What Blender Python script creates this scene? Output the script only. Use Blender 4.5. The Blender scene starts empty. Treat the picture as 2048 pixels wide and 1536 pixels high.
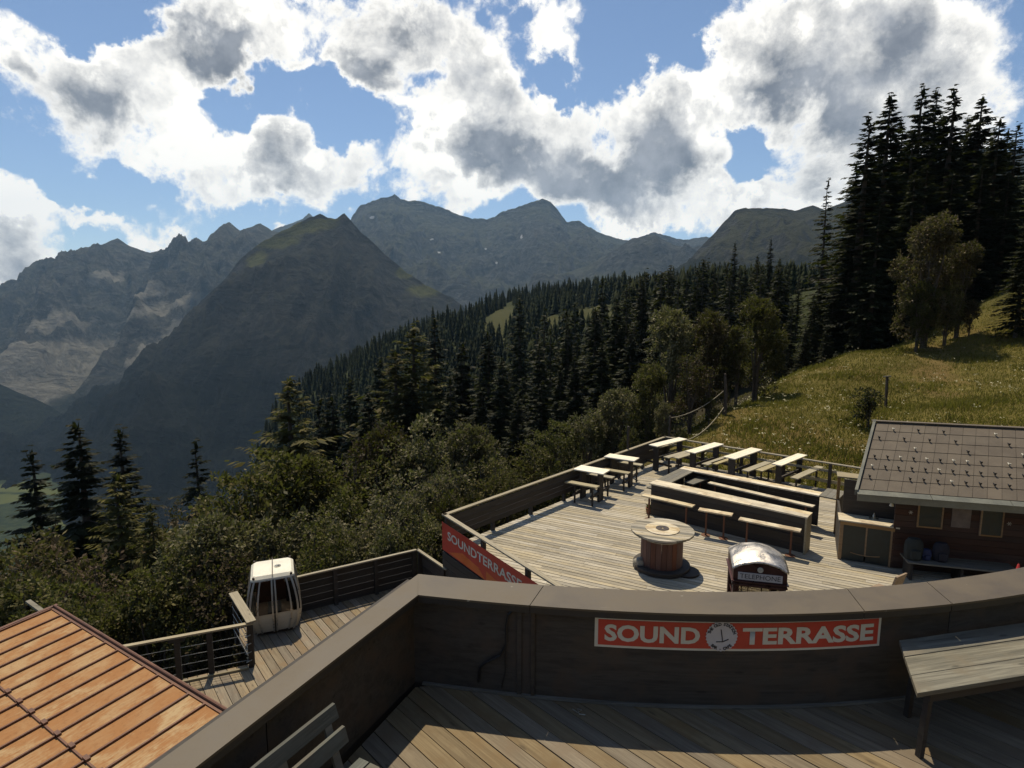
import bpy, math, random
import numpy as np
from mathutils import Vector, Matrix, noise as mnoise

# ------------------------------------------------------------------ camera
SC = bpy.context.scene
COL = SC.collection
F, TH, H = 1200.0, math.radians(8.0), 6.74
cam_d = bpy.data.cameras.new('camera')
cam = bpy.data.objects.new('camera', cam_d)
COL.objects.link(cam)
cam.location = (0, 0, H)
cam.rotation_euler = (math.radians(90) - TH, 0, 0)
cam_d.sensor_width = 36.0
cam_d.lens = 36.0 * F / 2048.0
cam_d.clip_start = 0.1
cam_d.clip_end = 40000
SC.camera = cam

# ------------------------------------------------------------------ light, exposure
SUN = Vector((-0.12, 0.47, 1.0)).normalized()          # towards the sun
sun_d = bpy.data.lights.new('sun', 'SUN')
sun_d.energy = 5.0
sun_d.angle = math.radians(0.5)
sun_d.color = (1.0, 0.88, 0.67)
sun_o = bpy.data.objects.new('sun', sun_d)
COL.objects.link(sun_o)
sun_o.rotation_euler = SUN.to_track_quat('Z', 'Y').to_euler()
SC.view_settings.view_transform = 'Standard'
SC.view_settings.look = 'None'
SC.view_settings.exposure = 0.0
SC.view_settings.gamma = 1.0
SC.view_settings.use_curve_mapping = False
SC.cycles.volume_bounces = 0
SC.cycles.max_bounces = 6
SC.cycles.diffuse_bounces = 2
SC.cycles.glossy_bounces = 2
SC.cycles.transmission_bounces = 4
SC.cycles.transparent_max_bounces = 8
SC.cycles.use_denoising = True
SC.cycles.sample_clamp_indirect = 4.0


def ray(px, py):
    X = (px - 1024) / F
    Y = -(py - 768) / F
    return Vector((X, math.cos(TH) + Y * math.sin(TH), -math.sin(TH) + Y * math.cos(TH)))


def P(px, py, z):
    d = ray(px, py)
    t = (z - H) / d.z
    return Vector((d.x * t, d.y * t, z))


def G(px, py, y):
    d = ray(px, py)
    t = y / d.y
    return Vector((d.x * t, y, H + d.z * t))


# ------------------------------------------------------------------ node helpers
class NT:
    def __init__(self, tree):
        self.t = tree
        self.N = tree.nodes
        self.L = tree.links

    def n(self, typ, **kw):
        nd = self.N.new(typ)
        for k, v in kw.items():
            setattr(nd, k, v)
        return nd

    def set(self, nd, key, v):
        s = nd.inputs[key]
        if isinstance(v, bpy.types.NodeSocket):
            self.L.new(v, s)
        elif v is not None:
            s.default_value = v

    def math(self, op, a, b=None, c=None, clamp=False):
        nd = self.n('ShaderNodeMath', operation=op, use_clamp=clamp)
        self.set(nd, 0, a)
        if b is not None:
            self.set(nd, 1, b)
        if c is not None:
            self.set(nd, 2, c)
        return nd.outputs[0]

    def vmath(self, op, a, b=None, c=None):
        nd = self.n('ShaderNodeVectorMath', operation=op)
        self.set(nd, 0, a)
        if b is not None:
            self.set(nd, 1, b)
        if c is not None:
            self.set(nd, 2, c)
        return nd.outputs['Value' if op in ('LENGTH', 'DOT_PRODUCT') else 'Vector']

    def noise(self, vec, scale, detail=4, rough=0.55, dist=0.0, out='Fac'):
        nd = self.n('ShaderNodeTexNoise')
        self.set(nd, 'Vector', vec)
        self.set(nd, 'Scale', scale)
        self.set(nd, 'Detail', detail)
        self.set(nd, 'Roughness', rough)
        self.set(nd, 'Distortion', dist)
        return nd.outputs[out]

    def ramp(self, v, a, b, lo=0.0, hi=1.0, smooth=True):
        nd = self.n('ShaderNodeMapRange')
        if smooth:
            nd.interpolation_type = 'SMOOTHSTEP'
        self.set(nd, 'Value', v)
        self.set(nd, 'From Min', a)
        self.set(nd, 'From Max', b)
        self.set(nd, 'To Min', lo)
        self.set(nd, 'To Max', hi)
        return nd.outputs['Result']

    def mix(self, f, a, b, blend='MIX'):
        nd = self.n('ShaderNodeMix', data_type='RGBA', blend_type=blend)
        self.set(nd, 0, f)
        self.set(nd, 6, (*a, 1) if isinstance(a, tuple) else a)
        self.set(nd, 7, (*b, 1) if isinstance(b, tuple) else b)
        return nd.outputs[2]

    def mapping(self, vec, scale=(1, 1, 1), rot=(0, 0, 0), loc=(0, 0, 0)):
        nd = self.n('ShaderNodeMapping')
        self.set(nd, 'Vector', vec)
        nd.inputs['Scale'].default_value = scale
        nd.inputs['Rotation'].default_value = rot
        nd.inputs['Location'].default_value = loc
        return nd.outputs[0]

    def bump(self, h, strength=0.3, dist=0.01):
        nd = self.n('ShaderNodeBump')
        self.set(nd, 'Height', h)
        nd.inputs['Strength'].default_value = strength
        nd.inputs['Distance'].default_value = dist
        return nd.outputs[0]


def new_mat(name):
    m = bpy.data.materials.new(name)
    m.use_nodes = True
    t = NT(m.node_tree)
    t.N.clear()
    out = t.n('ShaderNodeOutputMaterial')
    b = t.n('ShaderNodeBsdfPrincipled')
    t.L.new(b.outputs[0], out.inputs['Surface'])
    return m, t, b, out


def coords(t):
    return t.n('ShaderNodeTexCoord').outputs['Object']


def pos(t):
    return t.n('ShaderNodeNewGeometry').outputs['Position']


def orand(t):
    return t.n('ShaderNodeObjectInfo').outputs['Random']


# ------------------------------------------------------------------ world: sky and clouds
def build_world():
    w = bpy.data.worlds.new('World')
    SC.world = w
    w.use_nodes = True
    t = NT(w.node_tree)
    t.N.clear()
    out = t.n('ShaderNodeOutputWorld')
    sky = t.n('ShaderNodeTexSky', sky_type='NISHITA')
    sky.sun_disc = False
    sky.sun_elevation = math.asin(SUN.z)
    sky.sun_rotation = math.atan2(SUN.x, SUN.y)
    sky.altitude = 1900
    sky.air_density = 1.0
    sky.dust_density = 0.6
    sky.ozone_density = 2.0
    bg1 = t.n('ShaderNodeBackground')
    bg1.inputs['Strength'].default_value = 0.115
    t.L.new(sky.outputs[0], bg1.inputs['Color'])
    d = t.n('ShaderNodeTexCoord').outputs['Generated']
    # domain warp for billowy edges
    w1 = t.noise(d, 5.0, 5, 0.6, 0.0, 'Color')
    w2 = t.noise(d, 17.0, 5, 0.65, 0.0, 'Color')
    off = t.vmath('ADD', t.vmath('SCALE', t.vmath('SUBTRACT', w1, (0.5, 0.5, 0.5))), (0, 0, 0))
    s1 = t.vmath('MULTIPLY', t.vmath('SUBTRACT', w1, (0.5, 0.5, 0.5)), (0.20, 0.20, 0.20))
    s2 = t.vmath('MULTIPLY', t.vmath('SUBTRACT', w2, (0.5, 0.5, 0.5)), (0.075, 0.075, 0.075))
    dw = t.vmath('ADD', d, t.vmath('ADD', s1, s2))
    sep = t.n('ShaderNodeSeparateXYZ')
    t.L.new(dw, sep.inputs[0])
    az = t.math('ARCTAN2', sep.outputs[0], sep.outputs[1])
    el = t.math('ARCSINE', t.math('MAXIMUM', t.math('MINIMUM', sep.outputs[2], 1.0), -1.0))
    cmb = t.n('ShaderNodeCombineXYZ')
    t.L.new(az, cmb.inputs[0])
    t.L.new(el, cmb.inputs[1])
    ae = cmb.outputs[0]

    def blob_sum(lst, soft):
        acc = None
        for px, py, rx, ry, wgt in lst:
            r = ray(px, py).normalized()
            a0, e0 = math.atan2(r.x, r.y), math.asin(r.z)
            k = 1.0 + ((px - 1024) / 1200.0) ** 2
            ra, re = rx / F / k * 1.12, ry / F / math.sqrt(k) * 1.12
            v = t.vmath('MULTIPLY_ADD', ae, (1 / ra, 1 / re, 0), (-a0 / ra, -e0 / re, 0))
            f = t.ramp(t.vmath('LENGTH', v), 1.0 + soft, 0.15, 0.0, wgt)
            acc = f if acc is None else t.math('ADD', acc, f)
        return acc

    clouds = [(130, 210, 170, 120, 1), (255, 110, 80, 50, .9), (330, 190, 110, 90, .9), (330, 262, 60, 45, .45),
              (470, 50, 200, 100, 1), (420, 130, 120, 60, .8), (800, 70, 190, 110, 1), (720, 160, 70, 50, .7),
              (50, 440, 130, 100, 1), (40, 560, 110, 60, .7), (550, 290, 110, 90, 1), (430, 340, 140, 60, .9), (640, 360, 130, 75, 1),
              (220, 415, 90, 32, .8), (330, 470, 85, 38, .75), (750, 320, 90, 60, .8),
              (900, 220, 90, 90, .9), (980, 120, 60, 70, .9), (960, 320, 130, 70, 1), (1000, 220, 80, 90, .9),
              (1150, 235, 120, 55, .9), (1160, 350, 190, 65, 1.1), (1320, 290, 105, 75, .95),
              (1150, 50, 110, 70, 1), (1400, 210, 150, 80, 1), (1540, 110, 150, 90, 1), (1640, 220, 200, 130, 1.1), (1700, 60, 180, 110, 1),
              (1900, 150, 230, 220, 1.2), (1370, 400, 150, 60, .9), (1290, 440, 90, 35, .6), (1640, 370, 150, 60, .9), (1500, 400, 60, 50, .7),
              (580, 436, 22, 10, .6), (20, 140, 30, 30, .6), (240, 340, 26, 26, .5), (600, 165, 36, 20, .6), (650, 120, 26, 26, .5),
              (880, 400, 60, 25, .5)]
    holes = [(150, 30, 110, 60, 1), (690, 225, 90, 60, .8), (520, 190, 80, 40, .6), (1285, 90, 130, 85, 1.1), (450, 235, 60, 50, .7), (110, 355, 130, 32, .8), (250, 345, 80, 28, .7), (1400, 150, 50, 40, .5), (1110, 160, 60, 30, .5),
             (1470, 335, 45, 60, .9), (210, 480, 60, 40, .5), (50, 320, 90, 30, .7), (850, 150, 50, 25, .4), (200, 380, 60, 22, .5)]
    greys = [(130, 230, 150, 100, 1), (240, 190, 80, 60, .6), (400, 120, 110, 50, .9), (480, 140, 110, 35, .8), (330, 50, 60, 40, .5),
             (800, 70, 160, 100, 1.1), (750, 150, 70, 40, .9), (555, 300, 55, 65, .8), (640, 370, 80, 45, .7), (360, 370, 60, 40, .6),
             (930, 270, 70, 40, .9), (1010, 300, 90, 40, .9), (1170, 350, 170, 55, 1.2), (1290, 300, 120, 60, 1.0), (1230, 390, 110, 32, 1.1),
             (1640, 220, 170, 110, 1.2), (1550, 270, 90, 60, .8), (1850, 50, 130, 90, 1.1), (1930, 260, 140, 130, .8), (1010, 190, 40, 30, .5),
             (50, 520, 80, 70, .8), (860, 360, 45, 28, .6)]
    cov = blob_sum(clouds, 0.25)
    cov = t.math('SUBTRACT', cov, blob_sum(holes, 0.1))
    # unseen sky beyond the frame: broken cumulus, thinned to lower the fill light
    big = t.ramp(t.noise(t.mapping(d, scale=(1, 1, 1.6)), 3.2, 3, 0.5), 0.50, 0.69, -0.6, 1.0)
    sd = t.n('ShaderNodeSeparateXYZ')
    t.L.new(d, sd.inputs[0])
    a2 = t.math('ABSOLUTE', t.math('ARCTAN2', sd.outputs[0], sd.outputs[1]))
    outm = t.math('MAXIMUM', t.ramp(a2, 0.72, 0.86), t.ramp(sd.outputs[2], 0.44, 0.52))
    inv = t.math('SUBTRACT', 1.0, outm)
    cov = t.math('ADD', t.math('MULTIPLY', cov, inv), t.math('MULTIPLY', big, outm))
    fb = t.noise(d, 9.0, 9, 0.62, 0.25)
    dens = t.math('ADD', cov, t.math('MULTIPLY', t.math('SUBTRACT', fb, 0.5), 3.6))
    fe = t.noise(d, 34.0, 6, 0.65)
    dens_e = t.math('ADD', dens, t.math('MULTIPLY', t.math('SUBTRACT', fe, 0.5), 0.7))
    mask = t.math('POWER', t.ramp(dens_e, 0.22, 0.78), 1.25)
    # shading of the cloud: thick grey bellies, bright rims
    gsum = blob_sum(greys, 0.35)
    gsum = t.math('ADD', t.math('MULTIPLY', gsum, inv), t.math('MULTIPLY', t.ramp(dens, 0.75, 1.5), outm))
    up = t.noise(t.vmath('ADD', d, (0.0, 0.0, 0.022)), 9.0, 7, 0.62, 0.25)
    rel = t.math('MULTIPLY', t.math('SUBTRACT', up, fb), 2.6)
    g = t.math('ADD', t.math('MULTIPLY', gsum, 1.0), rel)
    g = t.math('ADD', g, t.math('MULTIPLY', t.math('SUBTRACT', t.noise(d, 16.0, 8, 0.68), 0.5), 2.2))
    up2 = t.noise(t.vmath('ADD', d, (0.0, 0.0, 0.06)), 4.5, 4, 0.55)
    lo2 = t.noise(d, 4.5, 4, 0.55)
    g = t.math('ADD', g, t.math('MULTIPLY', t.math('SUBTRACT', up2, lo2), 2.5))
    gm = t.ramp(g, -0.05, 1.15, smooth=False)
    gm = t.math('POWER', gm, 0.62)
    thick = t.ramp(dens, 0.50, 1.35)
    gm = t.math('MULTIPLY', gm, thick)
    gv = t.noise(d, 13.0, 6, 0.6)
    gcol = t.mix(t.ramp(gv, 0.3, 0.7), (0.17, 0.18, 0.21), (0.40, 0.41, 0.44))
    ccol = t.mix(gm, (1.30, 1.25, 1.15), gcol)
    bg2 = t.n('ShaderNodeBackground')
    t.L.new(ccol, bg2.inputs['Color'])
    bg2.inputs['Strength'].default_value = 1.0
    mx = t.n('ShaderNodeMixShader')
    t.L.new(mask, mx.inputs[0])
    t.L.new(bg1.outputs[0], mx.inputs[1])
    t.L.new(bg2.outputs[0], mx.inputs[2])
    t.L.new(mx.outputs[0], out.inputs['Surface'])
    w.cycles.sampling_method = 'MANUAL'
    w.cycles.sample_map_resolution = 512


build_world()

# ------------------------------------------------------------------ mesh helpers
class MB:
    def __init__(self):
        self.v = []
        self.f = []

    def add(self, vs, fs):
        o = len(self.v)
        self.v += [tuple(p) for p in vs]
        self.f += [tuple(i + o for i in f) for f in fs]
        return self

    def hexa(self, b, tp):
        """b, tp: four bottom and four top corners, same winding (counter-clockwise from above)"""
        return self.add(list(b) + list(tp), [(3, 2, 1, 0), (4, 5, 6, 7), (0, 1, 5, 4), (1, 2, 6, 5), (2, 3, 7, 6), (3, 0, 4, 7)])

    def box(self, x0, x1, y0, y1, z0, z1):
        return self.hexa([(x0, y0, z0), (x1, y0, z0), (x1, y1, z0), (x0, y1, z0)], [(x0, y0, z1), (x1, y0, z1), (x1, y1, z1), (x0, y1, z1)])

    def bar(self, a, b, w, h, up=(0, 0, 1)):
        """box beam from a to b, w across, h along up"""
        a, b = Vector(a), Vector(b)
        d = (b - a).normalized()
        u = Vector(up)
        s = d.cross(u)
        if s.length < 1e-4:
            s = d.cross(Vector((1, 0, 0)))
        s.normalize()
        u = s.cross(d).normalized()
        s *= w / 2
        u *= h / 2
        q = [a - s - u, a + s - u, b + s - u, b - s - u]
        r = [a - s + u, a + s + u, b + s + u, b - s + u]
        return self.hexa(q, r)

    def tube(self, pts, r, n=8, cap=True):
        pts = [Vector(p) for p in pts]
        rs = r if isinstance(r, (list, tuple)) else [r] * len(pts)
        o = len(self.v)
        ref = Vector((0, 0, 1))
        d0 = (pts[1] - pts[0]).normalized()
        if abs(d0.dot(ref)) > 0.9:
            ref = Vector((1, 0, 0))
        for i, p in enumerate(pts):
            d = (pts[min(i + 1, len(pts) - 1)] - pts[max(i - 1, 0)]).normalized()
            s = d.cross(ref).normalized()
            u = s.cross(d)
            for k in range(n):
                a = 2 * math.pi * k / n
                self.v.append(tuple(p + (s * math.cos(a) + u * math.sin(a)) * rs[i]))
        for i in range(len(pts) - 1):
            for k in range(n):
                a, b = o + i * n + k, o + i * n + (k + 1) % n
                self.f.append((a, b, b + n, a + n))
        if cap:
            self.f.append(tuple(o + k for k in range(n))[::-1])
            self.f.append(tuple(o + (len(pts) - 1) * n + k for k in range(n)))
        return self

    def lathe(self, prof, n=32, c=(0, 0, 0), a0=0.0, a1=2 * math.pi):
        full = abs(a1 - a0 - 2 * math.pi) < 1e-6
        m = n if full else n + 1
        o = len(self.v)
        for r, z in prof:
            for k in range(m):
                a = a0 + (a1 - a0) * k / n
                self.v.append((c[0] + r * math.cos(a), c[1] + r * math.sin(a), c[2] + z))
        for i in range(len(prof) - 1):
            for k in range(n):
                a, b = o + i * m + k, o + i * m + (k + 1) % m
                self.f.append((a, b, b + m, a + m))
        return self

    def prism(self, poly, z0, z1):
        n = len(poly)
        o = len(self.v)
        self.v += [(p[0], p[1], z0) for p in poly] + [(p[0], p[1], z1) for p in poly]
        self.f.append(tuple(o + i for i in range(n))[::-1])
        self.f.append(tuple(o + n + i for i in range(n)))
        for i in range(n):
            j = (i + 1) % n
            self.f.append((o + i, o + j, o + n + j, o + n + i))
        return self

    def mesh(self, name):
        me = bpy.data.meshes.new(name)
        me.from_pydata(self.v, [], self.f)
        me.update()
        return me

    def build(self, name, mat, parent=None, smooth=False, bevel=0.0, loc=None, rot=None):
        o = link(name, self.mesh(name), mat, parent)
        if smooth:
            for p in o.data.polygons:
                p.use_smooth = True
            if smooth == 'auto':
                m = o.modifiers.new('split', 'EDGE_SPLIT')
                m.split_angle = math.radians(35)
        if bevel:
            m = o.modifiers.new('bevel', 'BEVEL')
            m.width = bevel
            m.segments = 2
            m.limit_method = 'ANGLE'
        if loc is not None:
            o.location = loc
        if rot is not None:
            o.rotation_euler = rot
        return o


def link(name, me, mat, parent=None):
    o = bpy.data.objects.new(name, me)
    COL.objects.link(o)
    if mat is not None and len(me.materials) == 0:
        me.materials.append(mat)
    if parent is not None:
        o.parent = parent
    return o


def tag(o, label=None, cat=None, group=None, kind=None):
    if label:
        o['label'] = label
    if cat:
        o['category'] = cat
    if group:
        o['group'] = group
    if kind:
        o['kind'] = kind
    return o


def thing(name, label, cat, loc=(0, 0, 0), rz=0.0, group=None):
    o = bpy.data.objects.new(name, None)
    o.empty_display_size = 0.2
    COL.objects.link(o)
    o.location = loc
    o.rotation_euler = (0, 0, rz)
    return tag(o, label, cat, group)


def copy_tree(o, parent=None):
    c = o.copy()
    COL.objects.link(c)
    c.parent = parent
    for ch in [x for x in COL.objects if x.parent is o]:
        copy_tree(ch, c)
    return c


def np_mesh(name, V, Fq):
    """V (n,3), Fq (m,k) with k 3 or 4"""
    me = bpy.data.meshes.new(name)
    V = np.asarray(V, dtype=np.float32)
    Fq = np.asarray(Fq, dtype=np.int32)
    m, k = Fq.shape
    me.vertices.add(len(V))
    me.vertices.foreach_set('co', V.ravel())
    me.loops.add(m * k)
    me.loops.foreach_set('vertex_index', Fq.ravel())
    me.polygons.add(m)
    me.polygons.foreach_set('loop_start', np.arange(m, dtype=np.int32) * k)
    me.polygons.foreach_set('loop_total', np.full(m, k, dtype=np.int32))
    me.update(calc_edges=True)
    return me


def clip_half(poly, n, c):
    """keep the points with dot(p, n) <= c"""
    out = []
    for i in range(len(poly)):
        a, b = poly[i], poly[(i + 1) % len(poly)]
        da, db = a[0] * n[0] + a[1] * n[1] - c, b[0] * n[0] + b[1] * n[1] - c
        if da <= 0:
            out.append(a)
        if (da < 0 < db) or (db < 0 < da):
            s = da / (da - db)
            out.append((a[0] + (b[0] - a[0]) * s, a[1] + (b[1] - a[1]) * s))
    return out


# ------------------------------------------------------------------ materials
def wood(name, c1, c2, c3=None, rough=0.75, grain=1.0, vary=0.35, stain=0.3, knots=True, axis=0):
    """weathered planks: grain runs along the local x axis of each piece"""
    m, t, b, out = new_mat(name)
    c = coords(t)
    rnd = orand(t)
    sh = t.n('ShaderNodeCombineXYZ')
    t.L.new(t.math('MULTIPLY', rnd, 37.0), sh.inputs[0])
    t.L.new(t.math('MULTIPLY', rnd, 11.0), sh.inputs[1])
    c = t.vmath('ADD', c, sh.outputs[0])
    sc = [22 * grain, 22 * grain, 22 * grain]
    sc[axis] = 1.1 * grain
    g1 = t.noise(t.mapping(c, scale=tuple(sc)), 1.0, 6, 0.65, 0.6)
    sc2 = [90 * grain] * 3
    sc2[axis] = 3 * grain
    g2 = t.noise(t.mapping(c, scale=tuple(sc2)), 1.0, 4, 0.6, 0.3)
    blot = t.noise(c, 2.3, 4, 0.6)
    f = t.ramp(t.math('ADD', t.math('MULTIPLY', g1, 0.7), t.math('MULTIPLY', g2, 0.3)), 0.36, 0.64)
    col = t.mix(f, c1, c2)
    if c3:
        col = t.mix(t.ramp(blot, 0.45, 0.68), col, c3)
    col = t.mix(t.math('MULTIPLY', t.ramp(g1, 0.60, 0.74), stain), col, tuple(x * 0.35 for x in c1))
    if knots:
        vo = t.n('ShaderNodeTexVoronoi')
        sk = [7.0] * 3
        sk[axis] = 2.2
        t.set(vo, 'Vector', t.mapping(c, scale=tuple(sk)))
        vo.inputs['Scale'].default_value = 1.0
        kn = t.ramp(vo.outputs['Distance'], 0.16, 0.06)
        col = t.mix(t.math('MULTIPLY', kn, 0.6), col, tuple(x * 0.4 for x in c1))
    br = t.ramp(rnd, 0, 1, 1.0 - vary, 1.0 + vary, smooth=False)
    hsv = t.n('ShaderNodeHueSaturation')
    t.set(hsv, 'Color', col)
    t.set(hsv, 'Value', br)
    t.set(hsv, 'Saturation', t.ramp(t.math('FRACT', t.math('MULTIPLY', rnd, 7.3)), 0, 1, 0.75, 1.2, smooth=False))
    t.L.new(hsv.outputs[0], b.inputs['Base Color'])
    b.inputs['Roughness'].default_value = rough
    t.L.new(t.bump(t.math('ADD', g1, t.math('MULTIPLY', g2, 0.5)), 0.5, 0.004), b.inputs['Normal'])
    return m


def plain(name, col, rough=0.6, metal=0.0, var=0.25, scale=6.0, bump=0.15, spec=0.5, dist=0.003):
    m, t, b, out = new_mat(name)
    c = coords(t)
    n1 = t.noise(c, scale, 6, 0.6)
    n2 = t.noise(c, scale * 9, 4, 0.6)
    f = t.math('ADD', t.math('MULTIPLY', n1, 0.7), t.math('MULTIPLY', n2, 0.3))
    cc = t.mix(t.ramp(f, 0.35, 0.65), tuple(x * (1 - var) for x in col), tuple(min(1, x * (1 + var)) for x in col))
    t.L.new(cc, b.inputs['Base Color'])
    t.L.new(t.ramp(n1, 0.3, 0.7, max(0.05, rough - 0.12), min(1, rough + 0.12)), b.inputs['Roughness'])
    b.inputs['Metallic'].default_value = metal
    b.inputs['Specular IOR Level'].default_value = spec
    if bump:
        t.L.new(t.bump(n2, bump, dist), b.inputs['Normal'])
    return m


def leaf_mat(name, c1, c2, trans=0.35, rough=0.55, island=True, vscale=0.7, obvar=0.35):
    m, t, b, out = new_mat(name)
    geo = t.n('ShaderNodeNewGeometry')
    r = geo.outputs['Random Per Island'] if island else t.noise(coords(t), 3.0, 2)
    col = t.mix(r, c1, c2)
    big = t.noise(coords(t), vscale, 3, 0.6)
    val = t.math('MULTIPLY', t.ramp(big, 0.3, 0.7, 0.65, 1.35), t.ramp(orand(t), 0, 1, 1 - obvar, 1 + obvar, smooth=False))
    hsv = t.n('ShaderNodeHueSaturation')
    t.set(hsv, 'Color', col)
    t.set(hsv, 'Value', val)
    t.set(hsv, 'Hue', t.ramp(t.math('FRACT', t.math('MULTIPLY', orand(t), 5.7)), 0, 1, 0.485, 0.512, smooth=False))
    t.L.new(hsv.outputs[0], b.inputs['Base Color'])
    b.inputs['Roughness'].default_value = rough
    b.inputs['Specular IOR Level'].default_value = 0.08
    if trans > 0:
        tr = t.n('ShaderNodeBsdfTranslucent')
        t.L.new(t.mix(0.5, hsv.outputs[0], (0.16, 0.20, 0.02)), tr.inputs['Color'])
        mx = t.n('ShaderNodeMixShader')
        mx.inputs[0].default_value = trans
        t.L.new(b.outputs[0], mx.inputs[1])
        t.L.new(tr.outputs[0], mx.inputs[2])
        t.L.new(mx.outputs[0], out.inputs['Surface'])
    return m


M = {}
M['deck'] = wood('deck_wood', (0.20, 0.170, 0.120), (0.47, 0.415, 0.315), (0.35, 0.30, 0.21), vary=0.24, rough=0.8)
M['deck_up'] = wood('upper_deck_wood', (0.125, 0.094, 0.056), (0.215, 0.168, 0.104), (0.155, 0.11, 0.062), vary=0.15, rough=0.85, grain=0.8, stain=0.5)
M['deck_low'] = wood('gondola_deck_wood', (0.13, 0.10, 0.065), (0.235, 0.19, 0.125), (0.19, 0.135, 0.08), vary=0.2, rough=0.85)
M['table'] = wood('pale_table_wood', (0.76, 0.68, 0.51), (0.84, 0.77, 0.61), (0.78, 0.69, 0.51), vary=0.08, rough=0.6)
M['bench'] = wood('bench_wood', (0.26, 0.22, 0.13), (0.37, 0.32, 0.20), None, vary=0.15)
M['bar'] = wood('bar_top_wood', (0.46, 0.38, 0.24), (0.66, 0.57, 0.40), (0.36, 0.27, 0.16), vary=0.18)
M['weather'] = wood('weathered_grey_wood', (0.10, 0.092, 0.070), (0.19, 0.175, 0.14), (0.135, 0.118, 0.085), vary=0.15, stain=0.8)
M['rail'] = wood('rail_wood', (0.22, 0.18, 0.11), (0.34, 0.29, 0.19), None, vary=0.12)
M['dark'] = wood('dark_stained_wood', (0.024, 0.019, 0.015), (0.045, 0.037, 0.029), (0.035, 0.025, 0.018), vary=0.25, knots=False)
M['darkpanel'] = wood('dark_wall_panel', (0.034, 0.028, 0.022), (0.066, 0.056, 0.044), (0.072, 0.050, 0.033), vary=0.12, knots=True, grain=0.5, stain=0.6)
M['hutwood'] = wood('hut_red_brown_wood', (0.032, 0.015, 0.011), (0.058, 0.027, 0.019), (0.048, 0.024, 0.017), vary=0.25)
M['frame'] = wood('frame_wood', (0.20, 0.125, 0.065), (0.29, 0.19, 0.10), None, vary=0.15)
M['drum'] = wood('red_brown_stave_wood', (0.10, 0.042, 0.028), (0.15, 0.065, 0.042), (0.12, 0.055, 0.038), vary=0.2, axis=2, knots=False)
M['cap'] = plain('brown_coated_sheet_metal', (0.098, 0.071, 0.044), 0.6, 0.0, 0.14, 2.0, 0.05)
def cap_mat():
    m, t, b, out = new_mat('worn_brown_sheet_metal')
    p = pos(t)
    n1 = t.noise(p, 1.3, 6, 0.65)
    n2 = t.noise(t.mapping(p, scale=(6, 6, 6)), 3.0, 6, 0.75, 1.5)
    col = t.mix(t.ramp(n1, 0.3, 0.7), (0.074, 0.056, 0.035), (0.100, 0.077, 0.049))
    col = t.mix(t.math('MULTIPLY', t.ramp(n2, 0.56, 0.70), 0.35), col, (0.06, 0.045, 0.03))
    vo = t.n('ShaderNodeTexVoronoi')
    t.set(vo, 'Vector', t.mapping(p, scale=(2.2, 9, 1), rot=(0, 0, 0.1)))
    vo.inputs['Scale'].default_value = 1.0
    sc = t.math('MULTIPLY', t.ramp(vo.outputs['Distance'], 0.055, 0.02), t.ramp(t.noise(p, 40, 3), 0.45, 0.6))
    col = t.mix(t.math('MULTIPLY', sc, 0.8), col, (0.42, 0.39, 0.32))
    st = t.noise(t.mapping(p, scale=(3, 60, 3), rot=(0, 0, 0.08)), 1.0, 3, 0.6)
    col = t.mix(t.math('MULTIPLY', t.ramp(st, 0.70, 0.76), 0.5), col, (0.20, 0.17, 0.13))
    t.L.new(col, b.inputs['Base Color'])
    t.L.new(t.ramp(n1, 0.3, 0.7, 0.45, 0.7), b.inputs['Roughness'])
    t.L.new(t.bump(n1, 0.2, 0.02), b.inputs['Normal'])
    return m


M['cap'] = cap_mat()
M['capedge'] = plain('dark_flashing', (0.03, 0.026, 0.022), 0.6)
M['steel'] = plain('dark_steel', (0.06, 0.045, 0.035), 0.5, 0.4)
M['rust'] = plain('rusty_steel', (0.13, 0.055, 0.03), 0.7, 0.2)
M['galv'] = plain('galvanised_steel', (0.35, 0.34, 0.30), 0.4, 0.7)
M['black'] = plain('black_plastic', (0.015, 0.015, 0.015), 0.5)
M['booth'] = plain('maroon_booth_paint', (0.055, 0.018, 0.016), 0.35, 0.0, 0.3, 4.0, 0.05)
M['boothroof'] = plain('worn_silver_booth_roof', (0.55, 0.50, 0.44), 0.32, 0.75, 0.35, 5.0, 0.5, dist=0.02)
M['white'] = plain('cream_white_paint', (0.72, 0.68, 0.56), 0.4, 0.0, 0.06, 3.0, 0.03)
M['gpanel'] = plain('gondola_grey_panel', (0.50, 0.47, 0.39), 0.4, 0.0, 0.08, 3.0, 0.03)
M['gframe'] = plain('gondola_aluminium_frame', (0.42, 0.40, 0.35), 0.35, 0.5, 0.1, 3.0, 0.03)
M['signred'] = plain('sign_red', (0.50, 0.055, 0.03), 0.5, 0.0, 0.08, 2.0, 0.02)
M['signorange'] = plain('sign_orange', (0.62, 0.14, 0.03), 0.5, 0.0, 0.1, 2.0, 0.02)
M['signwhite'] = plain('sign_cream', (0.62, 0.58, 0.47), 0.5, 0.0, 0.06, 2.0, 0.02)
M['signgrey'] = plain('sign_pale_grey', (0.52, 0.50, 0.50), 0.5, 0.0, 0.05, 2.0, 0.02)
M['ink'] = plain('sign_ink', (0.03, 0.03, 0.035), 0.6, 0.0, 0.05, 2.0, 0.0)
M['board'] = plain('blackboard', (0.018, 0.024, 0.022), 0.5, 0.0, 0.3, 8.0, 0.02)
M['gutter'] = plain('grey_green_eave_metal', (0.15, 0.15, 0.12), 0.5, 0.2, 0.15, 1.5, 0.03)
M['bark'] = plain('bark', (0.09, 0.068, 0.05), 0.9, 0.0, 0.4, 3.0, 0.6, dist=0.03)
M['stone'] = plain('pale_stone', (0.30, 0.27, 0.21), 0.8, 0.0, 0.3, 5.0, 0.5, dist=0.02)
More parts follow.
